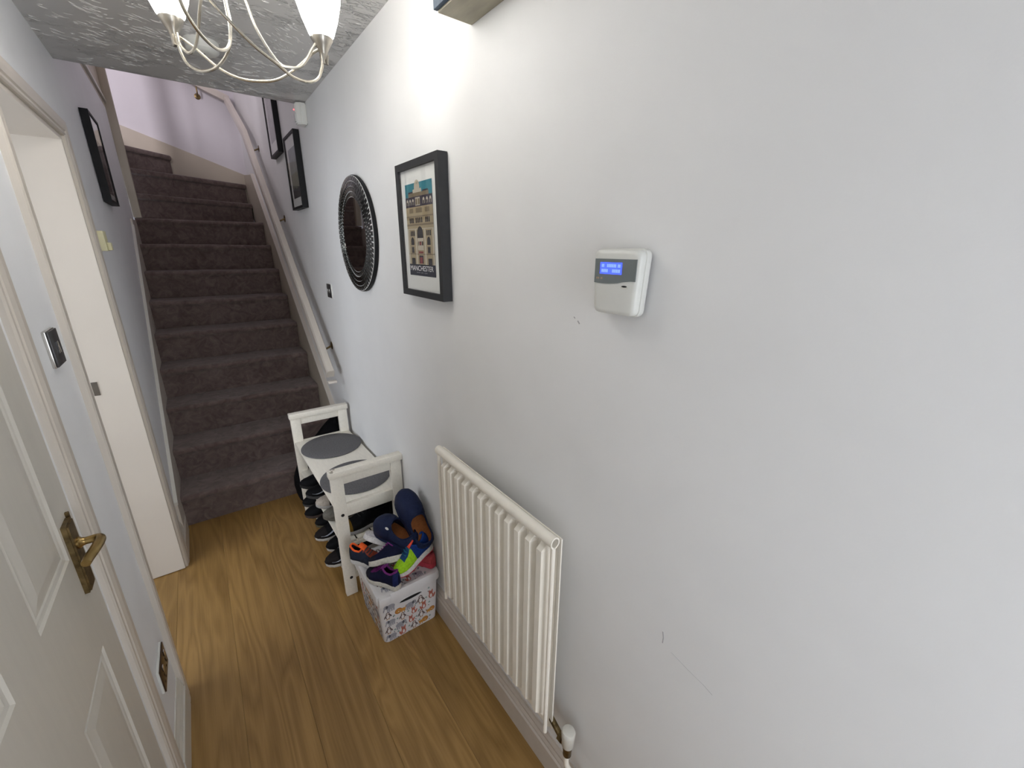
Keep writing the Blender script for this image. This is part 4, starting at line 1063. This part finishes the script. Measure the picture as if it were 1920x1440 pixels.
shoe('clog', 'navy rubber clog with tan footbed lying on top of the shoe pile', 'shoe', (.560, 1.425, .372), (.468, 1.640, .392), (-.08, -.10, 1), .104, .088, NV2, CM, lambda s, a: 0, NV2, BLK, (.30, .105, .035), clog=True, sole_h=.024, group=GR)
shoe('clog', 'navy rubber clog with tan footbed standing toe up against the wall', 'shoe', (.602, 1.418, .362), (.576, 1.600, .560), (-.12, -.72, .70), .106, .088, NV2, CM, lambda s, a: 0, NV2, BLK, (.30, .105, .035), clog=True, sole_h=.024, group=GR)
# shoes stored inside the bench
def blackf(s, a): return 1 if s > .80 else (2 if s < .10 else 0)
GB = 'shoes stored inside the bench'
cg = [o for o in bpy.data.objects if o.name == 'clog'][0]
bm = B(); prism(bm, [(-.046+.0035*math.cos(a), .118+.010*math.sin(a)) for a in [i*math.pi/5 for i in range(10)]], 'z', .083, .0835)
for v in bm.verts: v.co = V((-.0415+(v.co.x+.046)*.6+(v.co.z-.083)*-2, v.co.y, .088-(v.co.x+.046)*-1.4+(v.co.z-.083)))
obj('small_emblem', bm, MATB, cg, local=True)
def brow(y, lvl, label, toe_x=.268, ln=.27, tick=None, sole=(.45, .43, .40), col=BLK, h=.085, toe=BLK, dy=0, lace=(.03, .03, .03)):
    z0 = .121 if lvl == 0 else .298
    p = math.sin(R(9 if lvl == 0 else 5))*ln
    return shoe('trainer', label, 'shoe', (toe_x+ln, y+dy, z0+(p if lvl == 0 else .004)), (toe_x, y, z0), (0, 0, 1), .094, h, sole, [col, toe, (.012, .012, .012)], blackf, (.008, .008, .009), lace, (.01, .01, .01), tick=tick, group=GB, sole_h=.024)
brow(1.845, 0, 'black trainer with white side flash, lowest shelf beside the near bench leg', tick=(.45, .48, .55), toe=(.014, .011, .011))
brow(1.955, 0, 'plain black trainer on the lowest bench shelf between two white flashed ones', toe_x=.30, col=(.008, .008, .009))
brow(2.075, 0, 'black trainer with white side flash in the middle of the lowest bench shelf', tick=(.45, .48, .55), toe_x=.272, toe=(.014, .011, .011))
brow(2.19, 0, 'dark olive trainer on the lowest bench shelf just past the middle', toe_x=.30, col=(.06, .055, .035), sole=(.10, .09, .06))
brow(2.315, 0, 'black trainer with dull brown sole on lowest shelf towards the stairs', toe_x=.272, sole=(.06, .045, .04))
brow(2.44, 0, 'black trainer on the lowest bench shelf beside the far leg', toe_x=.285, sole=(.05, .05, .05))
brow(1.815, 1, 'black and mustard trainer on upper bench shelf behind the near arm', toe_x=.335, col=BLK, toe=(.16, .09, .012), h=.082, sole=(.34, .33, .32))
brow(1.97, 1, 'grey and black trainer with pale straps on the upper bench shelf', toe_x=.305, col=(.03, .03, .03), toe=(.16, .15, .13), h=.08, sole=(.14, .13, .11), lace=(.4, .4, .4))
brow(2.10, 1, 'black shoe with cream toe on the upper bench shelf', toe_x=.300, toe=(.45, .40, .34), h=.08, sole=(.40, .39, .37))
brow(2.225, 1, 'black shoe on the upper bench shelf with a pale mark on its side', toe_x=.278, h=.082, tick=(.35, .37, .40), sole=(.05, .05, .05))
brow(2.35, 1, 'plain black shoe on the upper bench shelf nearest the far leg', toe_x=.272, h=.085, sole=(.02, .02, .02))
